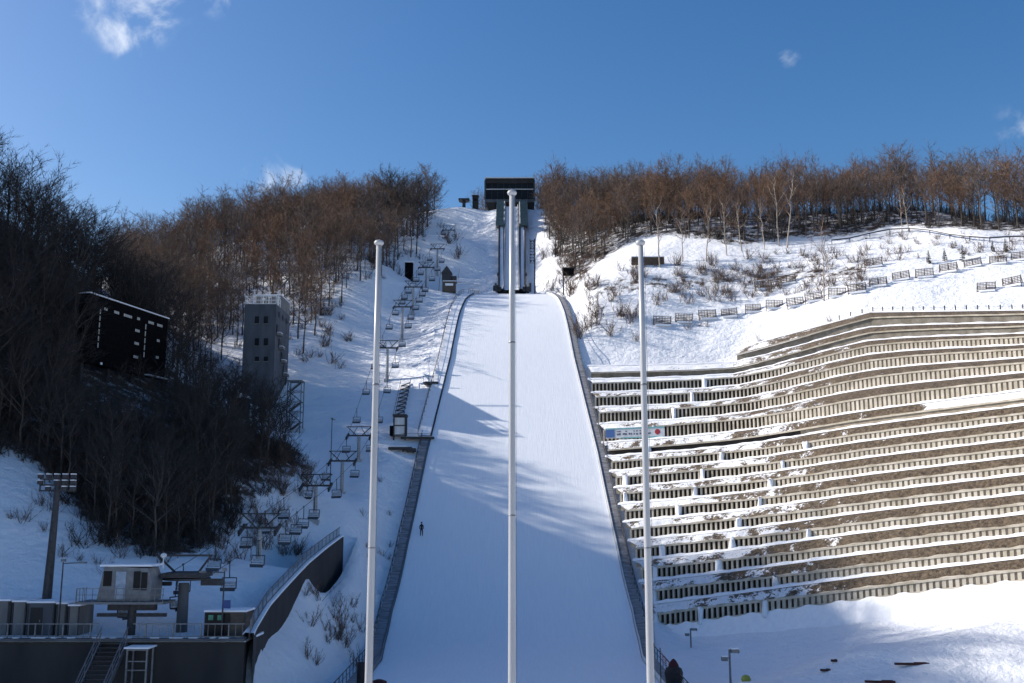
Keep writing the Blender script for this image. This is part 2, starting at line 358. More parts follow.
me.polygons.add(len(fq)); me.polygons.foreach_set('loop_start', np.arange(0, fq.size, 4, dtype=np.int32)); me.polygons.foreach_set('use_smooth', np.ones(len(fq), bool))
me.update(calc_edges=True)
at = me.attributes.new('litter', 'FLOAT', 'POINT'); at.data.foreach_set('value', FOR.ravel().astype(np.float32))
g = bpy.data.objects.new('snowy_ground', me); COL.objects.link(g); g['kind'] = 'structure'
m = bpy.data.materials.new('ground_snow'); m.use_nodes = True; t = m.node_tree; nn = t.nodes; ll = t.links; b = nn['Principled BSDF']
b.inputs['Roughness'].default_value = .7; b.inputs['Specular IOR Level'].default_value = .25
geo = nn.new('ShaderNodeNewGeometry'); atn = nn.new('ShaderNodeAttribute'); atn.attribute_name = 'litter'
def noise(scale, detail=6, rough=.55, stretch=None):
    x = nn.new('ShaderNodeTexNoise'); x.inputs['Scale'].default_value = scale; x.inputs['Detail'].default_value = detail; x.inputs['Roughness'].default_value = rough
    if stretch:
        mp = nn.new('ShaderNodeMapping'); mp.inputs['Scale'].default_value = stretch; ll.new(geo.outputs['Position'], mp.inputs[0]); ll.new(mp.outputs[0], x.inputs['Vector'])
    else: ll.new(geo.outputs['Position'], x.inputs['Vector'])
    return x.outputs['Fac']
n1 = noise(.55, 8, .68); 
ad = nn.new('ShaderNodeMath'); ad.operation = 'ADD'; ll.new(n1, ad.inputs[0]); ll.new(atn.outputs['Fac'], ad.inputs[1])
mr = nn.new('ShaderNodeMapRange'); mr.inputs['From Min'].default_value = .98; mr.inputs['From Max'].default_value = 1.14; ll.new(ad.outputs[0], mr.inputs['Value'])
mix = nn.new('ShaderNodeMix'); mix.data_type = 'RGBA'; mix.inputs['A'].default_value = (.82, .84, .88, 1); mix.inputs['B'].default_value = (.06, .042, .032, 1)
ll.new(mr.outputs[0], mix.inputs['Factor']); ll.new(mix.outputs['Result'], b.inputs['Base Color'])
n2 = noise(.9, 9, .65); n3 = noise(.22, 3, .5, (1, 1.6, 1))
ad2 = nn.new('ShaderNodeMath'); ad2.operation = 'ADD'; ll.new(n2, ad2.inputs[0]); ll.new(n3, ad2.inputs[1])
bu = nn.new('ShaderNodeBump'); bu.inputs['Strength'].default_value = .75; bu.inputs['Distance'].default_value = .6; ll.new(ad2.outputs[0], bu.inputs['Height']); ll.new(bu.outputs[0], b.inputs['Normal'])
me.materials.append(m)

# ------------------------------------------------------------------ landing slope and walkways
lm = bpy.data.materials.new('groomed_snow'); lm.use_nodes = True; t = lm.node_tree; nn = t.nodes; ll = t.links; b = nn['Principled BSDF']
b.inputs['Roughness'].default_value = .62; b.inputs['Specular IOR Level'].default_value = .3; b.inputs['Base Color'].default_value = (.84, .86, .9, 1)
geo = nn.new('ShaderNodeNewGeometry'); a1 = noise(2.5, 5, .6, (3.0, .12, .12)); a2 = noise(.5, 6, .6)
ad = nn.new('ShaderNodeMath'); ad.operation = 'ADD'; ll.new(a1, ad.inputs[0]); ll.new(a2, ad.inputs[1])
bu = nn.new('ShaderNodeBump'); bu.inputs['Strength'].default_value = .22; bu.inputs['Distance'].default_value = .15; ll.new(ad.outputs[0], bu.inputs['Height']); ll.new(bu.outputs[0], b.inputs['Normal'])
mr = nn.new('ShaderNodeMapRange'); mr.inputs['From Min'].default_value = .3; mr.inputs['From Max'].default_value = .7; ll.new(a1, mr.inputs['Value'])
mix = nn.new('ShaderNodeMix'); mix.data_type = 'RGBA'; mix.inputs['A'].default_value = (.86, .88, .91, 1); mix.inputs['B'].default_value = (.78, .81, .86, 1); ll.new(mr.outputs[0], mix.inputs['Factor']); ll.new(mix.outputs['Result'], b.inputs['Base Color'])
MAT['groomed'] = lm
q = MB(); rows = []
for y in np.arange(50, 229.01, 1.0):
    h = half_w(y); rows.append([(s * h, y, landing(y) + .02 * math.sin(y * .7 + s * 3)) for s in np.linspace(-1, 1, 15)])
q.strip(rows); o = q.build('landing_slope', 'groomed', smooth=True); o['kind'] = 'structure'

def walkway(name, side, y0, y1, wd, label, deckmat, rail=True, raised=.25, board=None, boardh=.6, steps=True):
    r = empty(name, (side * half_w(y0), y0, landing(y0)), label, 'walkway'); o0 = Vector(r.location)
    ys = list(np.arange(y0, y1, 1.0)) + [y1]
    q = MB(); rows = []
    for y in ys:
        h = half_w(y) + .25; z = landing(y) + raised
        rows.append([Vector((side * h, y, z - .6)) - o0, Vector((side * h, y, z)) - o0, Vector((side * (h + wd), y, z)) - o0, Vector((side * (h + wd), y, z - .9)) - o0])
    q.strip(rows); q.build('deck', deckmat, r)
    if board:
        q = MB(); rows = []
        for y in ys:
            h = half_w(y) + .06; z = landing(y)
            rows.append([Vector((side * h, y, z - .2)) - o0, Vector((side * h, y, z + boardh)) - o0, Vector((side * (h + .12), y, z + boardh)) - o0, Vector((side * (h + .12), y, z - .2)) - o0])
        q.strip(rows); q.build('side_board', board, r)
    if rail:
        q = MB()
        for k in range(len(ys) - 1):
            ya, yb = ys[k], ys[k + 1]
            a = Vector((side * (half_w(ya) + .25 + wd), ya, landing(ya) + raised)) - o0; bb = Vector((side * (half_w(yb) + .25 + wd), yb, landing(yb) + raised)) - o0
            up = Vector((0, 0, 1.0)); q.tube(a + up, bb + up, .045, n=5, cap=False); q.tube(a + up * .5, bb + up * .5, .03, n=4, cap=False)
            if k % 2 == 0: q.tube(a, a + up, .035, n=5)
        q.build('handrail', 'dark_steel', r)
    return r
walkway('jump_side_walkway', -1, 70, 158, 1.15, 'dark ribbed stair walkway along the lower left edge of the landing slope', 'grating', board='steel', boardh=.35)
walkway('jump_side_walkway', -1, 158.3, 222, 1.9, 'snow-covered white stair walkway along the upper left edge of the landing slope', 'snow_cap', board='dark_steel', boardh=.3, steps=False)
walkway('jump_side_walkway', 1, 70, 226, 1.0, 'grey stair walkway along the right edge of the landing slope', 'grating', board='white_paint', boardh=.4)
walkway('jump_side_walkway', -1, 222.3, 229, 1.2, 'short pale curved rail at the left shoulder of the knoll', 'snow_cap', board='white_paint', boardh=.9, steps=False)

# ------------------------------------------------------------------ inrun
r = empty('inrun_track', (0, 229, 52.6), 'long white inrun track with dark side walls running up to the start house', 'ski jump'); o0 = Vector(r.location)
ys = list(np.arange(229, 302.1, 1.5))
def iw(y): return np.interp(y, [229, 302], [3.3, 4.2])
q = MB(); q.strip([[Vector((x, y, inrun(y) + .1)) - o0 for x in np.linspace(-1.8, 1.6, 6)] for y in ys]); q.build('snow_track', 'snow_cap', r)
q = MB(); q.strip([[Vector((x, y, inrun(y) + dz)) - o0 for x, dz in ((-iw(y), -2.5), (-iw(y), .3), (-1.85, .3), (-1.85, .05))] for y in ys]); q.strip([[Vector((x, y, inrun(y) + dz)) - o0 for x, dz in ((1.65, .05), (1.65, .3), (iw(y), .3), (iw(y), -2.5))] for y in ys])
q.build('concrete_frame', 'concrete', r)
for s in (-1, 1):
    q = MB(); q.strip([[Vector((x, y, inrun(y) + dz)) - o0 for x, dz in ((s * iw(y), .3), (s * iw(y), .95), (s * iw(y) - s * .18, .95), (s * iw(y) - s * .18, .3))] for y in ys]); q.build('side_wall', 'dark_steel', r)
    x0 = -1.95 if s < 0 else 1.7
    q = MB(); q.strip([[Vector((x, y, inrun(y) + dz)) - o0 for x, dz in ((x0, .3), (x0, .95), (x0 + s * .16, .95), (x0 + s * .16, .3))] for y in ys]); q.build('track_board', 'white_paint', r)
    q = MB(); q.strip([[Vector((s * (iw(y) - .8 + w_), y, inrun(y) + .34 )) - o0 for w_ in (-.5, .3)] for y in ys]); q.build('snow_on_stairs', 'snow_cap', r)
    q = MB()
    for k in range(5):
        q.box(Vector((s * 3.6 + rnd.uniform(-.7, .7), 230.5 + k * .8, 53.6 + rnd.uniform(0, .4))) - o0, (.5, .5, 1.2 + rnd.random()), rnd.random())
    q.box(Vector((s * 3.3, 229.6, 53.0)) - o0, (1.6, .5, 1.1)); q.tube(Vector((s * 3.3, 230, 53)) - o0, Vector((s * 3.3, 230, 57.2)) - o0, .09); q.box(Vector((s * 3.3, 230, 56.6)) - o0, (.5, .3, .6))
    q.build('measuring_booth', 'dark_steel', r)
# start gate side walls (greenish panels)
for s, lab in ((-1, 'left'), (1, 'right')):
    e = empty('start_gate_wing', (s * 3.4, 284, inrun(284)), f'tall green-grey glazed start gate wing on the {lab} of the inrun top', 'start gate', 'start gate wings below the start house'); oo = Vector(e.location)
    q = MB()
    for k in range(4):
        y = 283.5 + k * 4.6; q.box(Vector((s * 3.6, y + 2.2, inrun(y + 2.2) + .7)) - oo, (2.0, 4.4, 2.4))
    q.build('wall', 'glass_green', e)
    q = MB()
    for k in range(5):
        y = 283.4 + k * 4.6; q.box(Vector((s * 2.5, y, inrun(y) + .9)) - oo, (.2, .3, 2.6)); q.box(Vector((s * 4.7, y, inrun(y) + .9)) - oo, (.2, .3, 2.6))
    q.build('frame', 'steel', e)
    q = MB(); q.strip([[Vector((s * (2.2 + w_), y, inrun(y) + .6 + zz)) - oo for w_, zz in ((0, -.6), (0, 1.3), (.25, 1.3))] for y in (283, 290, 301)]); q.build('white_panel', 'white_paint', e)
# start house
A0 = P(485, 208, 303); B0 = P(534.5, 208, 303); W_ = B0.x - A0.x; cx = (A0.x + B0.x) / 2; zb = P(500, 200, 303).z; zt = P(500, 178.5, 303).z
e = empty('start_house', (cx, 308, zb), 'dark glazed start house with flat white roof at the top of the inrun', 'building'); H = zt - zb
q = MB(); q.box((0, 0, H / 2), (W_ * .985, 10, H * .96)); q.build('wall', 'glass_dark', e)
q = MB(); q.box((0, -.2, H + .1), (W_ * 1.01, 10.8, .32)); q.build('roof', 'white_paint', e)
q = MB(); q.box((0, -5.15, H * .49), (W_ * .96, .35, .22)); q.build('balcony_rail', 'white_paint', e)
q = MB(); q.box((0, -5.1, H * .86), (W_ * .97, .3, H * .2)); q.build('fascia', 'dark_wall', e)
q = MB()
for k in range(9): q.box((-W_ / 2 * .97 + k * W_ * .97 / 8, -5.05, H * .45), (.12, .2, H * .75))
q.build('mullions', 'dark_steel', e)
q = MB(); q.box((0, -.6, -.5), (W_ * 1.0, 10.4, 1.0)); q.build('floor_slab', 'grey_concrete', e)
q = MB()
i = len(q.v)
for (hw, z) in ((W_ * .36, -4.6), (W_ * .49, -1.0)):
    q.v += [(-hw, -5.2 if z > -2 else -4.0, z), (hw, -5.2 if z > -2 else -4.0, z), (hw, 4, z), (-hw, 4, z)]
q.f += [(i, i + 1, i + 5, i + 4), (i + 1, i + 2, i + 6, i + 5), (i + 3, i, i + 4, i + 7), (i + 2, i + 3, i + 7, i + 6)]
q.build('flared_base', 'dark_wall', e)
q = MB()
for s in (-1, 1): q.box((s * W_ * .505, -4.2, H * .5), (.35, 2.0, H * .8)); q.box((s * W_ * .5, -.5, H * .5), (.2, 9, H * .9))
q.build('side_fin', 'grey_concrete', e)

# ------------------------------------------------------------------ flagpoles
for (pt, rt, pb, lab) in ((379, 240, 370.5, 'left white flagpole with knob top, in front of the chairlift slope'), (512, 190, 511, 'tallest white flagpole, central, in front of the landing slope'), (640.5, 240, 652, 'right white flagpole with knob top, in front of the terraced walls')):
    D = 30.0; top = P(pt, rt + 4, D); base = Vector((top.x, D, -13.6)); e = empty('flagpole', base, lab, 'flagpole', 'three flagpoles at the foot of the slope'); h = top.z + 13.6
    q = MB(); q.lathe((0, 0, 0), [(.12, 0), (.115, h * .35), (.102, h * .6), (.09, h * .85), (.08, h)], 20); q.build('pole', 'pole_paint', e, True)
    q = MB(); q.lathe((0, 0, h), [(.08, -.05), (.13, -.02), (.155, .04), (.12, .1), (.04, .13)], 20); q.build('finial', 'pole_paint', e, True)
    q = MB()
    for f in (.33, .58, .8): q.lathe((0, 0, h * f), [(.118 - f * .03, -.03), (.126 - f * .03, 0), (.118 - f * .03, .03)], 20)
    q.build('collar', 'steel', e)
    q = MB(); q.tube((.15, -.05, .9), (.11, -.05, h - .1), .005, n=4); q.build('halyard', 'rope', e)
    q = MB(); q.box((.17, -.05, 1.2), (.05, .08, .3)); q.lathe((0, 0, 0), [(.4, 0), (.4, .06), (.2, .1)], 16); q.build('base_plate', 'steel', e)

# ------------------------------------------------------------------ terraced retaining walls
bm_ = bpy.data.materials.new('stone_bank'); bm_.use_nodes = True; t = bm_.node_tree; nn = t.nodes; ll = t.links; b = nn['Principled BSDF']; b.inputs['Roughness'].default_value = .95
geo = nn.new('ShaderNodeNewGeometry'); c1 = noise(2.6, 9, .8); c2 = noise(.35, 8, .72); at_ = nn.new('ShaderNodeAttribute'); at_.attribute_name = 'snow'
mix = nn.new('ShaderNodeMix'); mix.data_type = 'RGBA'; mix.inputs['A'].default_value = (.04, .028, .02, 1); mix.inputs['B'].default_value = (.22, .165, .11, 1); mr = nn.new('ShaderNodeMapRange'); mr.inputs['From Min'].default_value = .4; mr.inputs['From Max'].default_value = .64; ll.new(c1, mr.inputs['Value']); ll.new(mr.outputs[0], mix.inputs['Factor'])
ad = nn.new('ShaderNodeMath'); ad.operation = 'ADD'; c3 = noise(3.4, 6, .75); sm = nn.new('ShaderNodeMath'); sm.operation = 'MULTIPLY_ADD'; sm.inputs[1].default_value = .45; ll.new(c3, sm.inputs[0]); ll.new(c2, sm.inputs[2]); sb = nn.new('ShaderNodeMath'); sb.operation = 'SUBTRACT'; sb.inputs[1].default_value = .215; ll.new(sm.outputs[0], sb.inputs[0]); ll.new(sb.outputs[0], ad.inputs[0]); ll.new(at_.outputs['Fac'], ad.inputs[1])
mr2 = nn.new('ShaderNodeMapRange'); mr2.inputs['From Min'].default_value = .98; mr2.inputs['From Max'].default_value = 1.02; ll.new(ad.outputs[0], mr2.inputs['Value'])
mix2 = nn.new('ShaderNodeMix'); mix2.data_type = 'RGBA'; mix2.inputs['B'].default_value = (.82, .84, .88, 1); ll.new(mix.outputs['Result'], mix2.inputs['A']); ll.new(mr2.outputs[0], mix2.inputs['Factor']); ll.new(mix2.outputs['Result'], b.inputs['Base Color'])
bu = nn.new('ShaderNodeBump'); bu.inputs['Strength'].default_value = .8; bu.inputs['Distance'].default_value = .3; ll.new(c1, bu.inputs['Height']); ll.new(bu.outputs[0], b.inputs['Normal'])
MAT['stone_bank'] = bm_
NW = 16
vrow = [0, .058, .118, .178, .238, .298, .358, .418, .48, .54, .60, .672, .738, .802, .862, .925, 1.0]
def snowy(u, v): return float(np.interp(u, [0, .6, 1.0, 1.3, 1.9, 2.4, 4], [.54, .53, .51, .46, .35, .25, .2])) + (.10 if v > .8 and u < 1 else 0)
for k in range(NW):
    v0, v1 = vrow[k], vrow[k + 1]
    us = np.concatenate([np.arange(0.0, 1, .02), np.arange(1, 2.0, .013), np.arange(2, 4.001, .011)])
    if k >= 14: us = us[us > (1.0 if k == 15 else .0)]
    lab = ('lowest long slatted retaining wall, just above the lower snowfield' if k == 0 else 'topmost plain brown retaining wall, under the fence posts of the upper snow slope' if k == NW - 1 else f'slatted concrete retaining wall with stony bank, {ORD[k]} terrace up from the lower snowfield' if k < 9 else f'slatted concrete retaining wall with stony bank, {ORD[NW - 1 - k]} terrace down from the topmost' if k > 9 else 'tall stony terrace wall behind the sponsor banner, with a snowy walk in front')
    base = stand(us[0], v0); e = empty('retaining_wall', base, lab, 'retaining wall', 'terraced retaining walls beside the landing slope'); ob = Vector(base)
    lowt, hit, fr, gaps = [], [], [], []
    panel = MB(); back = MB(); cap = MB(); bank = MB(); rib = MB(); drift = MB()
    prev = None; attr = []
    plist = []
    for u in us:
        a = stand(u, v0); c = stand(u, v1); du = stand(min(u + .01, 3.999), v0) - stand(max(u - .01, 0), v0); tdir = Vector((du.x, du.y, 0)).normalized(); nrm = Vector((tdir.y, -tdir.x, 0))   # towards the arena
        H = c.z - a.z; run = Vector((c.x - a.x, c.y - a.y, 0)).length
        wh = H * ((.62 - .12 * min(1, max(0, (u - .8) / .8))) if k != 9 and k < 14 else .45)
        plist.append((u, a, c, tdir, nrm, H, wh))
    rows_w = []; rows_b = []; rows_bank = []; rows_cap = []; rows_led = []
    for (u, a, c, tdir, nrm, H, wh) in plist:
        a = a - ob; c = c - ob; up = Vector((0, 0, 1)); back_in = -nrm
        j = (math.sin(u * 61 + k * 3) * .5 + math.sin(u * 23 + k)) * .05
        bo = .45 if u < 1.35 else max(.12, .45 - (u - 1.35) * .8); rows_b.append([a + back_in * bo - up * .6, a + back_in * bo + up * (wh - .12)])  # slots made shallower to the right so sunlight catches their backing
        rows_w.append([a + nrm * .05 - up * .9, a + nrm * .05 + up * .08, a + back_in * .45 + up * .08])
        rows_cap.append([a + nrm * .08 + up * (wh - .18), a + nrm * .08 + up * (wh + .05 + j * .4), a + back_in * .5 + up * (wh + .10 + j)])
        ledge = c + nrm * 1.15 - up * .12
        s0 = a + back_in * .5 + up * (wh + .10 + j)
        rows_bank.append([s0, s0.lerp(ledge, .33) + up * (.12 + j), s0.lerp(ledge, .66) + up * (.16 - j), ledge])
        rows_led.append([ledge + up * .02 + nrm * (.12), ledge + up * (.24 + j * 1.4) , ledge.lerp(c, .5) + up * (.3 + j * 1.0), c + back_in * .4 + up * .1])
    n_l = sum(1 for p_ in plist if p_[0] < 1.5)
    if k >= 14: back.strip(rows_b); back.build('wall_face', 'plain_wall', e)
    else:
        if n_l > 1: back.strip(rows_b[:n_l]); back.build('slot_backing', 'slot_shaded', e)
        back = MB(); back.strip(rows_b[max(0, n_l - 1):]); back.build('slot_backing', 'slot_sunlit', e)
    panel.strip(rows_w)
    # piers between the slots
    acc_ = 0; last = None; gapu = [(-.6 + .62 * g_ + k * .11 + .03 * math.sin(k * 2.3 + g_)) for g_ in range(8)]
    nu = 0
    for i_ in range(len(plist) - 1):
        u, a, c, tdir, nrm, H, wh = plist[i_]; a2 = plist[i_ + 1][1]; seg = (a2 - a).length; pos = .0
        near_gap = any(u <= g_ < plist[i_ + 1][0] for g_ in gapu)
        while acc_ < seg:
            p = a.lerp(a2, acc_ / seg) - ob
            if k < 14 and k != 9: panel.box(p - nrm * .14 + Vector((0, 0, .05 + (wh - .2) / 2)), (.24 if u < 1.2 else .36, .30, wh - .15), math.atan2(tdir.y, tdir.x))
            acc_ += .64
        acc_ -= seg
        if near_gap and k < 14 and u < (1.75 if k < 9 else .9) and rnd.random() < .8:
            big = True; wgap = .3 * rnd.uniform(.7, 1.3); n0 = len(drift.v)
            drift.lathe(a - ob + nrm * .1, [(wgap * 1.5, -.5), (wgap * 1.2, .1), (wgap, wh * (.95 if big else .35)), (wgap * .9, wh * .98), (.1, wh * 1.05)], 9)
            for q_i in range(n0, len(drift.v)):
                vx = drift.v[q_i]; drift.v[q_i] = (vx[0] + rnd.uniform(-.16, .16), vx[1] + rnd.uniform(-.16, .16), vx[2] + rnd.uniform(-.12, .12))
    if k == 0:
        ft = MB(); ft.strip([[Vector((a.x + nrm.x * 1.5, a.y + nrm.y * 1.5, hgt(a.x + nrm.x * 1.5, a.y + nrm.y * 1.5) - .15)) - ob, a - ob + nrm * .4 - Vector((0, 0, .55 + .12 * math.sin(u * 47))), a - ob + nrm * .02 + Vector((0, 0, .05 + .1 * math.sin(u * 29)))] for (u, a, c, tdir, nrm, H, wh) in plist]); ft.build('snow_foot', 'snow_cap', e, True)
    panel.build('slatted_panel', 'crib' if k < 14 else 'plain_wall', e)
    if len(drift.v): drift.build('snow_drift', 'snow_cap', e, True)
    cap.strip(rows_cap); cap.build('coping', 'crib', e)
    bank.strip(rows_bank); ob_ = bank.build('stone_bank', 'stone_bank', e)
    av = []
    for (u, *_x) in plist: av += [snowy(u, v0) + (.5 * max(0, min(1, (u - 2.25) / .25)) if k == 9 else 0)] * 4
    aa = ob_.data.attributes.new('snow', 'FLOAT', 'POINT'); aa.data.foreach_set('value', np.array(av, np.float32))
    rib.strip(rows_led); rib.build('snow_ledge', 'snow_cap', e, True)
# snow walk wedge (bench widening to the right at mid height)
# sponsor banner on the tenth terrace
a = stand(.02, .604); b_ = stand(.52, .604); tdir = (b_ - a); L_ = tdir.length; rz = math.atan2(tdir.y, tdir.x)
e = empty('sponsor_banner', a + Vector((0, -1.3, .15)), 'long pale teal sponsor banner with a round red emblem on the terraced bank', 'banner', rz=rz)
q = MB(); q.box((L_ / 2, 0, 1.0), (L_, .1, 1.5)); q.build('cloth', 'banner_white', e)
q = MB(); q.box((L_ / 2, -.03, 1.72), (L_ - .02, .1, .22)); q.build('top_band', 'teal_banner', e)
q = MB(); q.box((L_ / 2 + 1.2, -.03, .28), (L_ - 2.6, .1, .2)); q.build('bottom_band', 'teal_banner', e)
q = MB(); q.box((.75, -.035, 1.0), (1.4, .1, 1.2)); q.build('blue_panel', 'banner_blue', e)
q = MB(); x = 1.9
rr_ = random.Random(4)
while x < L_ - 2.2:
    wd = rr_.uniform(.12, .26); q.box((x, -.062, .86 + rr_.uniform(-.03, .03)), (wd, .02, .26)); 
    if rr_.random() < .6: q.box((x, -.062, 1.28), (wd, .02, .16))
    x += wd + rr_.choice((.07, .07, .3))
q.build('lettering', 'banner_ink', e)
q = MB(); q.tube((L_ - 1.1, -.04, 1.05), (L_ - 1.1, -.075, 1.05), .42, n=20); q.tube((L_ - 1.1, -.076, 1.05), (L_ - 1.1, -.08, 1.05), .2, n=16); q.build('emblem', 'emblem_red', e)
q = MB()
for s in range(5): q.tube((.1 + s * (L_ - .2) / 4, .1, -.6), (.1 + s * (L_ - .2) / 4, .1, 1.8), .05)
q.build('post', 'steel', e)

# ------------------------------------------------------------------ chairlift
CB = [(80, -4.6), (100, -1.05), (124, 3.8), (140, 7.7), (152, 12.2), (178, 30.1), (196, 41.5), (212, 49.3), (235, 59.5), (260, 71), (290, 85), (312, 99.5)]
def cable(y): return float(np.interp(y, [c[0] for c in CB], [c[1] for c in CB]))
def make_lift_tower(yc, lab):
    x = lift_x(yc); zc = cable(yc); zg = hgt(x, yc) - .6; e = empty('chairlift_tower', (x, yc, zg), lab, 'chairlift tower', 'chairlift towers on the left slope'); h = zc - zg
    q = MB(); q.tube((0, 0, 0), (0, 0, h - .1), .3, .2, 12); q.box((0, 0, .4), (1.0, 1.0, .8)); q.build('post', 'pole_paint', e)
    q = MB(); q.box((0, 0, h + .1), (3.7, .3, .22))
    q.box((0, 0, h + 1.45), (3.9, .14, .12))
    for s in (-1, 1):
        q.bar((s * .45, 0, h + .15), (s * 1.85, 0, h + 1.45), .12); q.bar((s * 1.0, 0, h + .1), (s * .3, 0, h + 1.42), .08)
    q.build('crossarm', 'dark_steel', e)
    for s in (-1, 1):
        q = MB(); q.bar((s * 1.75, -1.3, h - .05 - .6), (s * 1.75, 1.3, h - .05 + .4), .16)
        for t_ in (-1.1, -.5, .1, .7): q.tube((s * 1.75 - .12, t_, h + .06 + t_ * .36), (s * 1.75 + .12, t_, h + .06 + t_ * .36), .2, n=10)
        q.build('sheave_train', 'dark_steel', e)
    q = MB(); 
    for k in range(int(h / .4)): q.bar((-.2, -.36, .8 + k * .4), (.2, -.36, .8 + k * .4), .03)
    q.bar((-.2, -.36, .6), (-.2, -.3, h), .035); q.bar((.2, -.36, .6), (.2, -.3, h), .035); q.build('ladder', 'steel', e)
    return e
TY = [100, 124, 140, 152, 178, 196, 212, 235, 260, 290]
for i, y in enumerate(TY): make_lift_tower(y, f'grey chairlift tower with T-shaped crossarm, {ORD[i]} up the slope from the bottom station')
q0 = empty('haul_rope', (lift_x(78), 78, cable(78)), 'thin steel haul rope running up and down the chairlift line', 'cable'); o0 = Vector(q0.location)
for s in (-1, 1):
    q = MB(); ys = np.arange(78, 312, 2.0); ps = [Vector((lift_x(y) + s * 1.75, y, cable(y) + .1)) - o0 for y in ys]
    for a_, b_ in zip(ps[:-1], ps[1:]): q.tube(a_, b_, .03, n=5, cap=False)
    q.build('rope_strand', 'rope', q0)
def make_chair():
    e = empty('chairlift_chair', (0, 0, 0)); W2 = .68
    q = MB(); q.bar((0, 0, 0), (0, .08, -.35), .07); q.tube((0, .08, -.35), (0, .25, -1.5), .05, n=6); q.tube((-W2, .25, -1.5), (W2, .25, -1.5), .055, n=6); q.box((0, 0, .05), (.12, .35, .14)); q.build('hanger', 'dark_steel', e)
    q = MB()
    for s in (-1, 1): q.tube((s * W2, .25, -1.5), (s * W2, .18, -2.45), .05, n=6); q.tube((s * W2, .18, -2.45), (s * W2, -.4, -2.45), .05, n=6)
    q.build('side_frame', 'dark_steel', e)
    q = MB(); q.box((0, -.12, -2.47), (W2 * 2.05, .6, .16)); q.box((0, -.42, -2.55), (W2 * 2.05, .08, .34)); q.build('seat', 'seat_blue', e)
    q = MB(); q.box((0, .2, -2.08), (W2 * 1.9, .07, .46)); q.build('backrest', 'back_pad', e)
    q = MB(); q.box((0, -.1, -2.37), (W2 * 1.85, .4, .09)); q.build('seat_snow', 'snow_cap', e)
    q = MB()
    for s in (-1, 1): q.tube((s * .55, .2, -1.75), (s * .55, -.35, -2.1), .022, n=5)
    q.tube((-.55, .2, -1.75), (.55, .2, -1.75), .022, n=5); q.tube((-W2, -.4, -2.1), (W2, -.4, -2.1), .022, n=5); q.build('safety_bar', 'white_paint', e)
    return e
def y_for_row(row, dz=-2.3):
    best = None
    for y in np.arange(80, 312, .5):
        pr = proj(lift_x(y), y, cable(y) + dz)[1]
        if best is None or abs(pr - row) < best[0]: best = (abs(pr - row), y)
    return best[1]
proto = make_chair(); first = True
left_rows = [592, 569, 546, 531, 517, 497, 478, 451, 421, 393, 367, 346, 327, 312, 301, 290, 278, 264, 250, 237, 225, 212]
right_rows = [591, 568, 546, 536, 529, 520, 499, 478, 452, 423, 394, 368, 347, 329, 319.6, 302, 291, 270, 253, 237, 227, 214]
left_rows = sorted(left_rows + [296, 284, 271, 257, 243, 231, 219], reverse=True); right_rows = sorted(right_rows + [310, 296, 280, 262, 245, 232, 220], reverse=True)
for s, rowsl, nm in ((-1, left_rows, 'left'), (1, right_rows, 'right')):
    for i, rw in enumerate(rowsl):
        y = y_for_row(rw + (3 if s < 0 else 0)); 
        o = proto if first else copy_tree(proto); first = False
        o.location = (lift_x(y) + s * 1.75, y, cable(y) + .1); o.rotation_euler = (0, rnd.uniform(-.04, .04), rnd.uniform(-.05, .05))
        k_ = .86 + .16 * max(0, min(1, (y - 170) / 60)); o.scale = (k_, k_, k_)
        tag(o, f'empty chairlift chair, {ORD[i]} up from the bottom station on the {nm} rope', 'chairlift chair', 'empty chairs hanging along the chairlift')

# road retaining wall on the lift side with railing
e = empty('road_retaining_wall', (-19.3, 78, -8.8), 'dark curved retaining wall with a pale railing beside the chairlift road', 'retaining wall'); o0 = Vector(e.location)
RY = [(74.6, -19.0), (78, -19.6), (84, -20.1), (95, -20.2), (108, -20.2), (120, -20.0)]
def rx(y): return float(np.interp(y, [a[0] for a in RY], [a[1] for a in RY]))
def rz_(y): return float(np.interp(y, [74, 78, 88, 100, 112, 118], [-8.5, -8.2, -6.4, -4.4, -2.9, -2.2]))
ys = list(np.arange(75, 119.1, 1.0))
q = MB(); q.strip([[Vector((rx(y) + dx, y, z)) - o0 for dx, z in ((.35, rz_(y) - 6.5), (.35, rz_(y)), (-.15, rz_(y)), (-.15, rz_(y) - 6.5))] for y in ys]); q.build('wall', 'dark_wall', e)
q = MB(); q.strip([[Vector((rx(y) + dx, y, rz_(y) + dz)) - o0 for dx, dz in ((.4, .02), (.4, .2), (-.25, .24), (-.5, .0))] for y in ys]); q.build('snow_coping', 'snow_cap', e)
q = MB()
for y in np.arange(75, 118, .5):
    a_ = Vector((rx(y) + .1, y, rz_(y) + .15)) - o0; q.bar(a_, a_ + Vector((0, 0, 1.0)), .035 if (y % 2) else .07)
    b_ = Vector((rx(y + .5) + .1, y + .5, rz_(y + .5) + .15)) - o0
    for zz in (1.0, .12): q.bar(a_ + Vector((0, 0, zz)), b_ + Vector((0, 0, zz)), .06)
q.build('railing', 'steel', e)
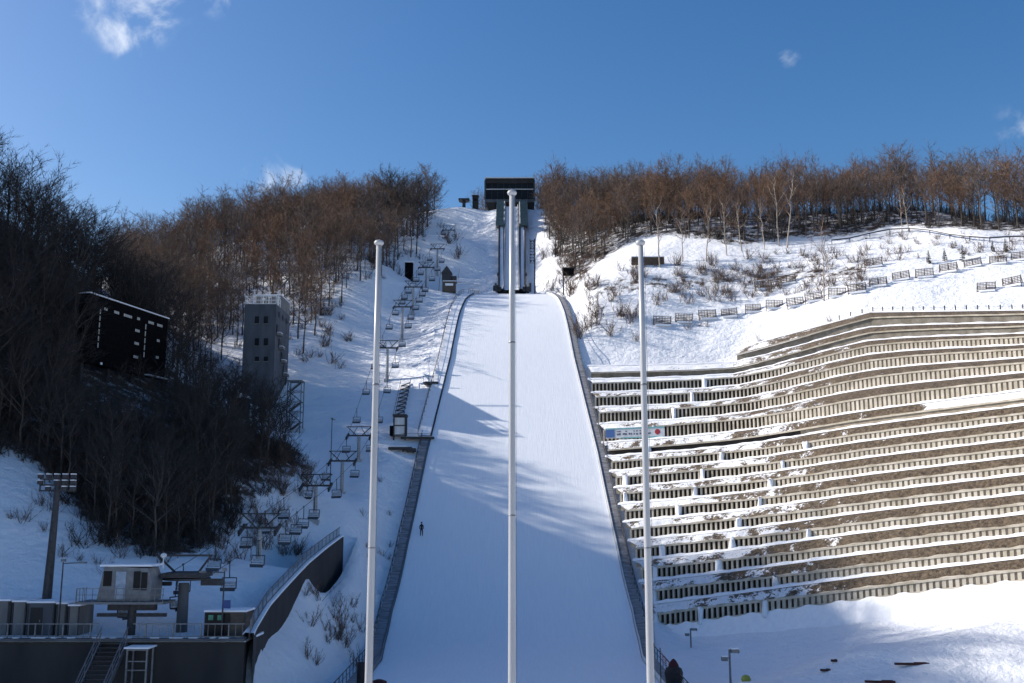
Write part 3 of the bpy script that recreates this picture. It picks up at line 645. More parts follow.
# ------------------------------------------------------------------ deck, containers, kiosk, stairs
dz = -8.75
e = empty('station_deck', (-40, 75, dz), 'long dark concrete deck wall with steel railing at the foot of the chairlift', 'deck')
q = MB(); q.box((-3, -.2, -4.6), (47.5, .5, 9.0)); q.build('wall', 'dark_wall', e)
q = MB(); q.box((-3, 2.6, -.02), (47.5, 5.4, .16)); q.build('deck_slab', 'snow_cap', e)
q = MB(); q.box((-3, -.25, .1), (47.5, .7, .2)); q.build('coping', 'grey_concrete', e)
q = MB()
for k in range(34): q.box((-26 + k * 1.38 + rnd.uniform(-.4, .4), -.2, .22), (rnd.uniform(.3, 1.0), .4, .07))
q.build('snow_patch', 'snow_cap', e)
q = MB()
for k in range(96):
    x = -26.5 + k * .5
    if 10.2 < x < 12.6: continue
    q.box((x, -.1, .65), (.03, .03, .95))
    if k % 4 == 0: q.box((x, -.1, .68), (.09, .09, 1.1))
q.box((-8.4, -.1, 1.18), (37.0, .07, .07)); q.box((16.6, -.1, 1.18), (8.1, .07, .07)); q.box((-8.4, -.1, .3), (37.0, .05, .05)); q.box((16.6, -.1, .3), (8.1, .05, .05)); q.build('railing', 'steel', e)
# stairs
e = empty('access_stairs', (-28.6, 74.5, dz), 'steel stair flight going down from the deck between pale stringers', 'stairs')
q = MB()
for k in range(24): q.box((0, -.3 - k * .3, -.1 - k * .26), (1.7, .28, .06))
q.build('treads', 'dark_steel', e)
for s in (-1, 1):
    q = MB(); q.bar((s * .95, 0, -.1), (s * .95, -7.4, -6.5), .1, .35); q.build('stringer', 'steel', e)
    q = MB(); q.bar((s * .95, 0, 1.0), (s * .95, -7.4, -5.4), .07); q.bar((s * .95, 0, .55), (s * .95, -7.4, -5.85), .05)
    for k in range(7): q.bar((s * .95, -.1 - k * 1.15, -.1 - k * 1.0), (s * .95, -.1 - k * 1.15, .95 - k * 1.0), .05)
    q.build('handrail', 'steel', e)
# stair portal frame, right landing
e = empty('stair_landing_frame', (-26.4, 73.2, dz - 1.0), 'pale steel frame around the landing to the right of the stairs', 'frame')
q = MB()
for s in (-.7, .7):
    for y in (0, 1.2): q.box((s, y, -1.6), (.12, .12, 4.4))
q.box((0, 0, .6), (1.55, .14, .14)); q.bar((-.7, 0, -.2), (.7, 0, -.2), .07); q.bar((-.7, 0, -.8), (.7, 0, -.8), .07); q.build('frame', 'steel', e)
q = MB(); q.box((0, .6, .72), (1.8, 1.6, .1)); q.build('snow', 'snow_cap', e)

def shed(name, px0, px1, rt, Yd, label, m_, group=None, door=False, depth=2.6, zb=dz + .08, roof='snow_cap', base_row=None):
    a = P(px0, rt, Yd); b = P(px1, rt, Yd); W = b.x - a.x; h = a.z - zb
    e = empty(name, ((a.x + b.x) / 2, Yd + depth / 2, zb), label, name.split('_')[-1], group)
    q = MB(); q.box((0, 0, h / 2), (W, depth, h))
    q.build('body', m_, e)
    q = MB(); q.box((0, 0, h + .06), (W + .12, depth + .15, .12)); q.build('roof', roof, e)
    q = MB()
    for s in (-1, 1): q.box((s * (W / 2 - .05), -depth / 2 - .02, h / 2), (.1, .06, h - .02))
    q.build('corner_post', 'dark_steel', e)
    if door: 
        d = MB(); d.box((door, -depth / 2 - .03, h * .45), (.9, .05, h * .82)); d = d.build('door', 'dark_wall', e)
        d2 = MB(); d2.box((door + .3, -depth / 2 - .08, h * .45), (.06, .06, .16)); d2.build('handle', 'steel', d)
    return e, W, h
shed('storage_container', -12, 10, 601, 77.6, 'leftmost grey storage container on the deck', 'concrete')
shed('storage_container', 13, 27, 602, 77.7, 'narrow pale grey storage container between two wider ones on the deck', 'concrete')
shed('storage_container', 28, 55, 603, 77.5, 'dark grey storage container with a door in its front', 'grey_concrete', door=-.3)
shed('storage_container', 57, 67, 604, 77.6, 'narrow grey storage container right of the one with a door', 'concrete')
shed('storage_container', 69, 80, 606, 77.6, 'small grey storage container nearest the chairlift cabin', 'concrete')
e, W, h = shed('ticket_booth', 205, 246, 612, 76.5, 'brown ticket booth with green notices, beside the lamp post with blue sign', 'kiosk_brown', depth=2.4)
q = MB(); q.box((-W * .18, -1.23, h * .5), (W * .6, .06, h * .9)); q.build('window', 'glass_dark', e)
for s in (-.5, .18):
    q = MB(); q.box((-W * .18 + s, -1.28, h * .78), (.36, .03, .36)); q.build('notice', 'green_poster', e)
# lift control cabin on pier
c0 = P(96, 600, 77); 
e = empty('chairlift_control_cabin', (P(124, 600, 77).x, 78, P(124, 601, 77).z), 'white angular control cabin with slanted windows beside the bottom bullwheel', 'cabin')
pf = [(-2.0, 0), (-1.55, 2.55), (1.7, 2.4), (2.05, 1.5), (2.0, 0)]
q = MB(); i = 0
q.v = [(x, -1.2, z) for x, z in pf] + [(x, 1.2, z) for x, z in pf]; q.f = [tuple(range(4, -1, -1))[::-1], tuple(range(9, 4, -1))] + [(k, (k + 1) % 5, 5 + (k + 1) % 5, 5 + k) for k in range(5)]
q.build('body', 'cabin_grey', e)
q = MB(); q.box((.1, 0, 2.6), (3.9, 2.7, .14), ); q.build('roof', 'snow_cap', e)
for (x, w_, z, h_) in ((-1.25, .62, 1.65, 1.1), (.95, .5, 1.5, 1.35), (1.5, .45, 1.45, 1.3)):
    q = MB(); q.box((x, -1.22, z), (w_, .05, h_)); f_ = q.build('window', 'glass_dark', e)
q = MB(); q.box((-.25, -1.22, 1.15), (.75, .04, 2.0)); q.build('door', 'back_pad', e)
q = MB(); q.box((.0, -.6, -.1), (6.6, 2.6, .16)); q.build('platform', 'steel', e)
q = MB()
for k in range(12): q.box((-3.2 + k * .58, -1.85, .45), (.04, .04, 1.0))
q.box((0, -1.85, .95), (6.5, .05, .05)); q.box((0, -1.85, .5), (6.5, .04, .04))
for k in range(4): q.box((-3.25, -1.85 + k * .6, .45), (.04, .04, 1.0))
q.build('railing', 'steel', e)
q = MB(); q.tube((.3, 0, -.2), (.3, 0, -4.2), .32, n=12); q.box((.3, 0, -.5), (3.6, .5, .5)); q.box((.3, 0, -1.1), (5.2, .3, .25)); q.build('pier', 'dark_steel', e)
q = MB(); q.tube((2.6, -.5, 2.3), (2.6, -.5, 3.2), .04); q.lathe((2.6, -.5, 3.3), [(.05, -.2), (.2, -.1), (.24, 0), (.2, .12), (.06, .2)], 12); q.build('lamp', 'white_paint', e)
# bullwheel station
bx = lift_x(80); bz = -4.7
e = empty('bullwheel_station', (bx, 80, hgt(bx, 80) - .3), 'dark steel bottom station with a horizontal bullwheel under a wide frame', 'chairlift station'); hz = bz - e.location.z
q = MB(); q.tube((-.2, 0, 0), (-.2, 0, hz - .3), .45, .4, 12); q.build('pier', 'grey_concrete', e)
q = MB(); q.tube((0, 0, hz - .05), (0, 0, hz + .1), 1.8, n=28); q.build('bullwheel', 'dark_steel', e)
q = MB(); q.box((0, 0, hz + .35), (3.0, 3.4, .35)); q.box((-.3, 0, hz + 1.8), (4.4, .2, .16))
for s in (-1, 1): q.bar((s * .8, 0, hz + .4), (-.3 + s * 2.1, 0, hz + 1.8), .14)
q.box((-3.0, 0, hz - .35), (3.6, .4, .3)); q.box((2.1, -.4, hz - .2), (1.6, .6, .5)); q.build('frame', 'dark_steel', e)
# extra chairs queued at the station
for i, (px, rw, lab) in enumerate(((126, 588, 'under the control cabin'), (178, 580, 'just behind the bullwheel station pier'))):
    o = copy_tree(proto); p = P(px, rw, 79.5 + i); o.location = p; o.rotation_euler.z = 1.2
    tag(o, f'parked chairlift chair hanging {lab}', 'chairlift chair', 'empty chairs hanging along the chairlift')
# lamp posts
def lamp_post(p, h, arm, lab, sign=False, heads=1):
    e = empty('lamp_post', p, lab, 'lamp post')
    q = MB(); q.tube((0, 0, 0), (0, 0, h), .07, .05); q.build('pole', 'dark_steel', e)
    q = MB(); q.tube((0, 0, h - .1), (arm, 0, h - .05), .035); q.build('arm', 'dark_steel', e)
    q = MB(); q.box((arm, 0, h - .05), (.5, .25, .12)); q.box((0, 0, h + .12), (.3, .25, .2)); q.build('lamp_head', 'steel', e)
    if sign:
        q = MB(); q.box((.3, -.05, h - 2.4), (.55, .04, .6)); q.build('sign', 'blue_sign', e)
    return e
p = P(58, 632, 77.3); p.z = dz; lamp_post(p, P(60, 562, 77.3).z - dz, 1.5, 'thin lamp post with a sideways arm behind the containers')
p = P(221.5, 634, 76.2); p.z = dz; lamp_post(p, P(221, 571, 76.2).z - dz, -1.6, 'lamp post with a blue square sign in front of the ticket booth', True)
p = P(331, 456, 140); lamp_post(Vector((p.x, 140, hgt(p.x, 140) - .2)), P(331, 418, 140).z - hgt(p.x, 140), .2, 'thin bare lamp post on the snow left of the chairlift')
# big floodlight mast
p = P(45, 610, 80); p.z = dz - 1; e = empty('floodlight_mast', p, 'tall dark floodlight mast with snow-topped lamps in front of the left wood', 'floodlight'); h = P(52, 478, 80).z - p.z
q = MB(); q.tube((0, 0, 0), (.25, 0, h), .42, .2, 12); q.build('mast', 'dark_steel', e)
q = MB()
for z in (0, -.45, -.9): q.box((.25, 0, h - .1 + z), (2.9, .16, .12))
q.box((-1.15, 0, h - .5), (.1, .1, 1.1)); q.box((1.65, 0, h - .5), (.1, .1, 1.1)); q.build('bracket', 'dark_steel', e)
for j in range(3):
    for k in range(5):
        if (j, k) in ((1, 1), (2, 0), (2, 2)): continue
        fl = MB(); fl.box((-1.05 + k * .65, -.25, h + .12 - j * .48), (.36, .3, .3)); fo = fl.build('floodlight', 'dark_steel', e)
        s_ = MB(); s_.box((-1.05 + k * .65, -.27, h + .30 - j * .48), (.36, .32, .06)); s_.build('snow_patch', 'snow_cap', fo)
# small lamps right
def camlamp(px, rt, Yd, lab, sc_=1.0, zb=None):
    a = P(px, rt, Yd); zg = hgt(a.x, Yd) - .3 if zb is None else zb; e = empty('speaker_post', (a.x, Yd, zg), lab, 'post'); h = a.z - zg
    q = MB(); q.tube((0, 0, 0), (0, 0, h + .2 * sc_), .10 * sc_, .09 * sc_); q.build('pole', 'steel', e)
    q = MB(); q.box((.42 * sc_, 0, h + .1 * sc_), (.6 * sc_, .45 * sc_, .32 * sc_)); q.tube((.72 * sc_, -.1, h + .05), (.74 * sc_, -.12, h + .05), .18 * sc_); q.build('upper_box', 'steel', e)
    q = MB(); q.box((-.45 * sc_, 0, h - .55 * sc_), (.5 * sc_, .4 * sc_, .35 * sc_)); q.bar((-.25 * sc_, 0, h - .5 * sc_), (0, 0, h - .5 * sc_), .08); q.build('lower_box', 'steel', e)
    q = MB(); q.box((.42 * sc_, 0, h + .29 * sc_), (.6 * sc_, .46 * sc_, .09 * sc_)); q.box((-.45 * sc_, 0, h - .34 * sc_), (.5 * sc_, .42 * sc_, .08 * sc_)); q.build('snow_patch', 'snow_cap', e)
camlamp(690.5, 630, 112, 'thin post with two small boxes just below the lowest terrace wall', .85)
camlamp(729.5, 652, 84, 'nearer grey post with two snow-capped boxes at the bottom of the snowfield', .95)
p = P(746, 679, 88); e = empty('marker_buoy', (p.x, 88, p.z - 1.6), 'small yellow rounded marker on the snow right of the nearer box post', 'marker')
q = MB(); q.lathe((0, 0, 1.6), [(.1, -.5), (.35, -.3), (.42, 0), (.3, .25), (.05, .35)], 12); q.build('float', 'yellow_plastic', e, True); q = MB(); q.tube((0, 0, 0), (0, 0, 1.4), .04); q.build('stake', 'dark_steel', e)

# covered snow gun, red net, padded post
p = P(674, 683, 84); e = empty('covered_snow_gun', (p.x, 84, p.z - 2.5), 'black tarpaulin-covered snow gun with a pointed red cap and beige band', 'snow gun')
q = MB(); q.lathe((0, 0, 0), [(.35, 0), (.6, 1.4), (.72, 2.6), (.88, 3.6), (.95, 4.1), (.8, 4.55), (.45, 4.75)], 16, (1, .8)); q.build('black_cover', 'black_cover', e, True)
q = MB(); q.lathe((.02, 0, 4.7), [(.42, 0), (.36, .16), (.3, .2)], 14); q.build('band', 'beige', e)
q = MB(); q.lathe((.0, 0, 4.85), [(.6, -.4), (.5, .05), (.3, .4), (.08, .62)], 12, (1, .8)); q.build('red_cap', 'red_cloth', e, True)
q = MB()
for s in ((-.8, -.5), (.8, -.5), (0, .8)): q.tube((0, 0, .9), (s[0], s[1], -1.2), .06)
q.build('stand', 'dark_steel', e)
e.scale = (.8, .8, .8)
e = empty('safety_net', (P(680, 660, 84.8).x, 84.8, p.z), 'faded pink safety net running down to the right behind the covered snow gun', 'net')
q = MB()
for k in range(9):
    a_ = Vector((k * .36 - 1.6, 0, 2.4 - k * .42)); 
    for t_ in range(5): q.bar(a_ + Vector((0, 0, -t_ * .18)), a_ + Vector((.36, 0, -.42 - t_ * .18)), .025)
    q.bar(a_, a_ - Vector((0, 0, .8)), .03)
q.build('mesh_panel', 'pink_net', e)
q = MB()
for k in (0, 4, 8): q.tube((k * .36 - 1.6, 0, 2.6 - k * .42), (k * .36 - 1.6, 0, -3), .04)
q.build('post', 'dark_steel', e)
p = P(361, 683, 84); e = empty('padded_post', (p.x, 84, p.z - 3.5), 'black padded post beside the left flagpole at the bottom edge', 'post')
q = MB(); q.lathe((0, 0, 0), [(.34, 0), (.36, 2), (.36, 4.9), (.3, 5.1)], 14); q.build('padding', 'black_cover', e, True); q = MB(); q.tube((0, 0, -.5), (0, 0, .05), .12); q.build('foot', 'dark_steel', e)
p = P(379, 683, 84); e = empty('covered_machine', (p.x, 84, p.z - 3.4), 'low dark red cloth cover just right of the black padded post', 'cover')
q = MB(); q.lathe((0, 0, 0), [(.5, 0), (.75, 1.2), (.8, 2.9), (.6, 3.55), (.2, 3.68)], 14, (1, .8)); q.build('red_cover', 'red_cloth', e, True); q = MB(); q.box((0, 0, -.3), (1, .8, .6)); q.build('sled', 'dark_steel', e)
# debris on lower right snow
for (px, rw, Yd, L_, lab) in ((912, 665, 82, 2.7, 'dark plank lying on the sunlit snow'), (880, 681, 79, 2.2, 'dark reddish plank at the bottom edge of the snow'), (826, 682, 84, .8, 'short dark red stub poking out of the snow'), (835, 679, 85, .5, 'tiny dark stub right of the red stub')):
    p = P(px, rw, Yd); z = hgt(p.x, Yd); e = empty('wooden_plank', (p.x, Yd, z + .05), lab, 'plank', rz=rnd.uniform(-.2, .2))
    q = MB(); q.box((0, 0, .06), (L_, .25, .16)); q.box((L_ * .15, .2, .1), (L_ * .6, .16, .12)); q.build('board', 'debris', e); q = MB(); q.box((-.1 * L_, .05, .19), (L_ * .3, .25, .06)); q.build('snow_patch', 'snow_cap', e)

# ------------------------------------------------------------------ scoreboard
A0 = P(90, 293, 121); ztop = A0.z; B0 = P(168, 319, 121 * (A0.z / 121) / (P(168, 319, 100).z / 100)); d = Vector((B0.x - A0.x, B0.y - A0.y, 0)); L_ = d.length; rz = math.atan2(d.y, d.x)
hb = 8.6
e = empty('scoreboard', (A0.x, A0.y, ztop - hb), 'large black scoreboard with snow along its top, in the left wood', 'scoreboard', rz=rz)
q = MB(); q.box((L_ / 2, .7, hb / 2), (L_, 1.4, hb)); q.build('body', 'black_board', e)
q = MB(); q.box((L_ / 2, .7, hb + .07), (L_ + .3, 1.8, .12)); q.build('roof_snow', 'snow_cap', e)
q = MB(); q.box((L_ * .18, -.06, .2), (L_ * .02, .1, .3)); q.box((L_ * .86, -.3, .1), (L_ * .28, .6, .12)); q.build('ledge_snow', 'snow_cap', e)
q = MB()
for k in range(6): q.box((L_ * .13, -.03, hb * .78 - k * hb * .1), (.16, .04, hb * .07))
for k in range(5): q.box((L_ * .70, -.03, hb * .76 - k * hb * .11), (.16, .04, hb * .08))
for x0, n_ in ((.18, 2), (.30, 3), (.42, 5)):
    for j in range(n_): q.box((L_ * x0 + j * .36, -.03, hb * .84), (.26, .04, .34))
for x0, n_ in ((.59, 2), (.74, 4), (.86, 4)):
    for j in range(n_): q.box((L_ * x0 + j * .32, -.03, hb * .85), (.24, .04, .34))
for z0 in (.66, .46, .25):
    for j in range(3): q.box((L_ * .575 + j * .34, -.03, hb * z0), (.26, .04, .34))
for z0 in (.6, .33):
    for j in range(2): q.box((L_ * .87 + j * .34, -.03, hb * z0), (.26, .04, .34))
q.build('markings', 'lamp_mark', e)
q = MB()
for x0 in (.04, .35, .66, .97): q.box((L_ * x0, 1.1, -3.5), (.5, .5, 8))
q.build('leg', 'dark_steel', e)

# ------------------------------------------------------------------ judges tower
TL = P(245, 304, 168); TR = P(276.5, 304, 168); W = TR.x - TL.x; ztop = TL.z; zb = P(260, 415, 168).z - 1.5; h = ztop - zb
cxx = (TL.x + TR.x) / 2
rot = R(0)
e = empty('judges_tower', (TR.x, 168, zb), 'tall grey concrete judges tower with small windows and a white railed roof', 'tower')
DP = 10.5; back = P(292.5, 337, 175)
ang = math.atan2(back.x - TR.x, 25.0)    # the side recedes slightly
M = Matrix.Rotation(0, 3, 'Z')
sx = 0.0
def skew(x, y): return (x + sx * y, y)
q = MB()
i = 0
q.v = []
for (yy) in (0, DP):
    for (xx, zz) in ((-W, 0), (0, 0), (0, h), (-W, h)):
        a_ = skew(xx, yy); q.v.append((a_[0], a_[1], zz))
q.f = [(0, 1, 2, 3), (7, 6, 5, 4), (1, 5, 6, 2), (4, 0, 3, 7), (3, 2, 6, 7), (4, 5, 1, 0)]
wl = q.build('wall', 'grey_concrete', e)
for rw, hh in ((320, 1.1), (342, 1.1), (359, .7)):
    for px in (257, 266):
        p = P(px, rw, 168); q = MB(); q.box((p.x - TR.x, -.02, p.z - zb), (.72, .1, hh * 1.15)); wf_ = q.build('window', 'glass_dark', e)
        q = MB(); q.box((p.x - TR.x, -.06, p.z - zb - hh * .62), (.9, .16, .1)); q.build('sill', 'concrete', wf_)
q = MB(); q.box((-W / 2, -.05, h * .36), (W + .04, .12, .15)); q.build('band_course', 'grey_concrete', e)
# stepped side boxes for judges with snowy ledges (right side)
for k in range(5):
    y0 = 1.4 + k * 1.95; z0 = h * (.80 - k * .10); xs = sx * y0
    q = MB(); q.box((xs + .12, y0, z0), (.1, 1.6, 1.3)); q.build('window', 'glass_dark', e)
    q = MB(); q.box((xs + .45, y0, z0 - 1.0), (.7, 1.8, .4)); bx_ = q.build('balcony', 'concrete', e)
    q = MB(); q.box((xs + .5, y0, z0 - .70), (.6, 1.7, .1)); q.build('snow', 'snow_cap', bx_)
for k in range(3):
    q = MB(); y0 = 2.4 + k * 2.8; q.box((sx * y0 + .08, y0, h * .93), (.08, 1.2, .8)); q.build('window', 'glass_dark', e)
# rooftop cabin and rails
q = MB(); q.box((-W * .42, 7.0, h + 1.15), (W * .8, 6.8, 2.3)); q.build('roof_cabin', 'concrete', e)
q = MB(); q.box((-W * .42, 7.0, h + 2.38), (W * .85, 7.1, .16)); q.box((-W * .5, 3.2, h + .07), (W * .95, 6, .12)); q.build('roof_snow', 'snow_cap', e)
q = MB()
for k in range(7):
    x = -W + .1 + k * (W - .2) / 6; q.box((x, .1, h + .75), (.10, .1, 1.5))
for k in range(4):
    y = k * 1.1
    for x in (-W + .1, -.1): q.box((x + sx * y, y, h + .75), (.1, .1, 1.5))
for z in (.7, 1.4): q.box((-W / 2, .1, h + z), (W, .1, .1)); q.bar((-.1, 0, h + z), (-.1, 3.4, h + z), .1); q.bar((-W + .1, 0, h + z), (-W + .1, 3.4, h + z), .1)
q.build('roof_railing', 'white_paint', e)
q = MB()
for (x, y, hh) in ((-W * .8, 1.5, 3.0), (-W * .55, 2.6, 2.4), (-W * .3, 1.2, 2.6), (-W * .1, 3.5, 3.2)):
    q.box((x, y, h + hh / 2), (.14, .14, hh)); q.box((x, y, h + hh - .3), (.8, .12, .12)); q.box((x + .1, y, h + hh * .6), (.5, .4, .3))
q.build('antenna', 'white_paint', e)
q = MB(); q.bar((-W * .55, 6, h + 1.5), (.3, 8, h + 6.8), .16); q.bar((-W * .55, 6, h + 1.5), (-W * .45, 6, h + 3.2), .1); q.build('crane_arm', 'dark_steel', e)
# scaffold stair tower
a = P(288, 381, 160); b = P(301.5, 381, 160); zb2 = P(295, 436, 160).z - 1.0; W2 = b.x - a.x; hh = a.z - zb2
e = empty('scaffold_stair_tower', (a.x, 160, zb2), 'lattice steel stair tower standing beside the judges tower foot', 'stair tower')
q = MB()
for x in (0, W2):
    for y in (0, W2): q.box((x, y, hh / 2), (.13, .13, hh))
nl = 6
for k in range(nl + 1):
    z = k * hh / nl
    for y in (0, W2): q.box((W2 / 2, y, z), (W2, .09, .09))
    for x in (0, W2): q.box((x, W2 / 2, z), (.09, W2, .09))
    if k < nl: s = k % 2; q.bar((0 if s else W2, 0, z), (W2 if s else 0, 0, z + hh / nl), .07); q.bar((0, W2 if s else 0, z), (0, 0 if s else W2, z + hh / nl), .07)
q.build('frame', 'steel', e)
for k in range(nl):
    s = k % 2; z = k * hh / nl; q = MB(); q.bar((.1 if s else W2 - .1, W2 / 2, z), (W2 - .1 if s else .1, W2 / 2, z + hh / nl), .9, .12); q.build('stair_flight', 'dark_steel', e)
q = MB(); q.box((W2 / 2, W2 / 2, hh + .1), (W2 + .2, W2 + .2, .12)); q.build('top_plate', 'steel', e)
# barrel-roofed hut
p = P(241, 392, 156); zg = P(241, 410, 156).z - 1.5; e = empty('barrel_roof_hut', (p.x, 156, zg), 'small dark hut with a curved snowy roof left of the judges tower foot', 'hut')
q = MB(); q.box((0, 0, 1.7), (2.4, 2.4, 3.4)); q.build('wall', 'dark_wall', e)
q = MB(); q.strip([[(1.4 * math.cos(t_), yy, 3.3 + .75 * math.sin(t_)) for t_ in np.linspace(0, math.pi, 9)] for yy in (-1.35, 1.35)]); q.f.append(tuple(range(9))); q.build('roof', 'snow_cap', e)
q = MB(); q.box((-.2, -1.22, 2.4), (1.2, .06, .9)); q.build('window', 'glass_dark', e)

# ------------------------------------------------------------------ start slope furniture beside landing (left)
def gx_(px, row, Yd): p = P(px, row, Yd); return Vector((p.x, Yd, hgt(p.x, Yd)))
p = gx_(400, 438, 158); e = empty('coaches_cabin', p, 'small dark-framed cabin on a platform beside the left walkway', 'cabin')
q = MB(); q.box((0, 0, 1.9), (1.7, 1.6, 2.7)); q.build('body', 'white_paint', e)
q = MB()
for x in (-.9, .9):
    for y in (-.85, .85): q.box((x, y, 1.6), (.22, .22, 3.8))
for z in (.5, 3.35, 2.0): q.box((0, -.86, z), (2.0, .12, .16))
q.build('frame', 'dark_steel', e)
q = MB(); q.box((0, 0, 3.6), (2.2, 2.1, .35)); q.build('roof', 'dark_steel', e)
q = MB(); q.box((-1.2, -.2, 1.2), (.7, 1.4, 1.5)); q.build('side_box', 'black_board', e)
q = MB(); q.box((2.8, -.2, .1), (5.2, 1.3, .28)); q.box((2.6, -.8, .75), (4.6, .05, .05)); q.build('platform', 'dark_steel', e)
q = MB(); q.box((2.9, -.0, .3), (4.6, .7, .12)); q.build('snow', 'snow_cap', e)
p = gx_(403, 448, 155); e = empty('viewing_platform', p, 'low dark platform just below the small coaches cabin', 'platform')
q = MB(); q.box((-.4, 0, .5), (3.6, 1.4, .4)); q.box((1.3, -.2, .25), (1.4, 1.2, .5)); q.build('deck', 'dark_steel', e); q = MB(); q.box((-.6, 0, .8), (2.6, 1.2, .2)); q.build('snow', 'snow_cap', e)
q = MB(); [q.box((x, 0, -.3), (.15, .15, 1.4)) for x in (-1.8, 0, 1.6)]; q.build('post', 'dark_steel', e)
# coaches' stepped ladder
lo_ = gx_(398, 421, 162); hi_ = gx_(406, 388, 175); e = empty('zigzag_step_ladder', lo_, 'dark zigzag steps climbing the snow above the small coaches cabin', 'steps')
q = MB(); nst = 9
for k in range(nst):
    a_ = (hi_ - lo_) * (k / nst); b_ = (hi_ - lo_) * ((k + 1) / nst); up = Vector((0, 0, .5)); w_ = Vector((.75, 0, 0))
    q.bar(a_ + up - w_, a_ + up + w_, .5, .12); q.bar(a_ + up - w_, b_ + up + w_ + Vector((0, 0, -.1)), .16); q.bar(a_ - w_ + up, a_ - w_, .08); q.bar(a_ + w_ + up, a_ + w_, .08)
q.build('treads', 'dark_steel', e)
q = MB()
for s in (-1, 1): q.bar(Vector((s * .85, 0, 1.2)), hi_ - lo_ + Vector((s * .85, 0, 1.2)), .07)
q.build('handrail', 'steel', e)
p = gx_(431, 391, 173); e = empty('measuring_platform', p, 'small railed platform hanging at the left walkway edge above the cabin', 'platform')
q = MB(); q.box((0, 0, .5), (2.6, 1.4, .35)); q.build('deck', 'dark_steel', e)
q = MB()
for x in (-1.25, -.4, .45, 1.25): q.box((x, -.6, 1.15), (.06, .06, 1.1))
q.box((0, -.6, 1.7), (2.6, .06, .06)); q.bar((-1.3, .2, 1.3), (-4.9, .8, 2.0), .06); q.build('railing', 'dark_steel', e)
q = MB(); q.box((0, .05, .74), (2.2, .9, .1)); q.build('snow', 'snow_cap', e)
# knoll cabin (450, 265-290)
p = gx_(450, 288, 224); e = empty('wooden_lookout_cabin', p, 'dark two-storey lookout cabin with a small tree, left of the knoll', 'cabin')
q = MB(); q.box((-.2, 0, 1.0), (3.0, 2.6, 2.4)); q.build('lower_box', 'kiosk_brown', e)
q = MB(); q.box((-.8, 0, 3.3), (2.0, 2.4, 2.0)); q.box((.9, .2, 2.9), (1.2, 2, 1.4)); q.build('upper_box', 'dark_steel', e)
q = MB(); i = 0; q.v = [(-2.0, -1.4, 4.2), (.5, -1.4, 4.2), (-.7, -1.4, 5.9), (-2.0, 1.4, 4.2), (.5, 1.4, 4.2), (-.7, 1.4, 5.9)]; q.f = [(0, 1, 2), (5, 4, 3), (1, 4, 5, 2), (3, 0, 2, 5), (0, 3, 4, 1)]; q.build('roof', 'dark_steel', e)
q = MB(); q.box((-.1, -1.5, 1.4), (1.8, .3, .5)); q.box((0, -1.35, 2.25), (3.2, .5, .14)); q.build('snow', 'snow_cap', e)
q = MB(); q.tube((-2.6, -.4, -.5), (-2.2, -.4, 5.0), .06); q.tube((1.8, .2, 3), (2.2, .2, 5.6), .05); q.build('post', 'steel', e)
# pipe arch right of it
p = gx_(477, 290, 226); e = empty('camera_platform', p, 'white railed camera platform beside the left shoulder of the knoll', 'platform')
q = MB(); q.box((0, 0, 2.7), (1.4, 1.6, .3)); q.build('deck', 'snow_cap', e)
q = MB()
for x in (-.7, .7): q.box((x, -.6, 1.2), (.12, .12, 3.4)); q.box((x, .6, 1.2), (.12, .12, 3.4))
q.bar((-.7, 0, 2.9), (-5.6, .5, 3.4), .16); q.box((0, -.7, 3.4), (1.5, .07, .07)); q.build('frame', 'white_paint', e)
p = gx_(409, 272, 242); e = empty('lift_service_hut', p + Vector((0, 0, -.3)), 'small black service hut at the wood edge left of the chairlift', 'hut')
q = MB(); q.box((0, 0, 2.2), (1.9, 1.9, 4.4)); q.build('wall', 'black_board', e); q = MB(); q.box((0, 0, 4.5), (2.3, 2.3, .25)); q.build('roof', 'snow_cap', e)
# light post with lamp rows (532) and a dark post (562)
p = gx_(532.5, 291, 232); e = empty('starting_light_mast', p, 'dark mast carrying a column of small lamps, right of the inrun', 'light mast'); h = P(532, 239, 232).z - p.z
q = MB(); q.box((.55, 0, h / 2), (.3, .3, h)); q.box((-.55, 0, h * .78), (.12, .12, h * .44)); q.build('mast', 'dark_steel', e)
q = MB()
for k in range(9): q.box((0, 0, h * .57 + k * h * .05), (1.4, .12, .1))
q.build('bracket', 'dark_steel', e)
for k in range(7):
    for s in (-.35, .35):
        q = MB(); q.box((s, -.2, h * .6 + k * h * .058), (.36, .3, .34)); q.build('lamp', 'steel' if k % 2 else 'dark_steel', e)
p = gx_(563.5, 297, 222); e = empty('signal_post', p, 'dark post with a hooded box left of the snowy spur', 'post'); h = P(562, 268, 222).z - p.z
q = MB(); q.tube((0, 0, 0), (0, 0, h), .16); q.build('pole', 'dark_steel', e); q = MB(); q.box((1.2, 0, h - 1.0), (2.4, 1.0, 1.5)); q.build('box', 'black_board', e); q = MB(); q.box((1.2, 0, h - .1), (2.8, 1.3, .2)); q.build('hood', 'dark_wall', e)
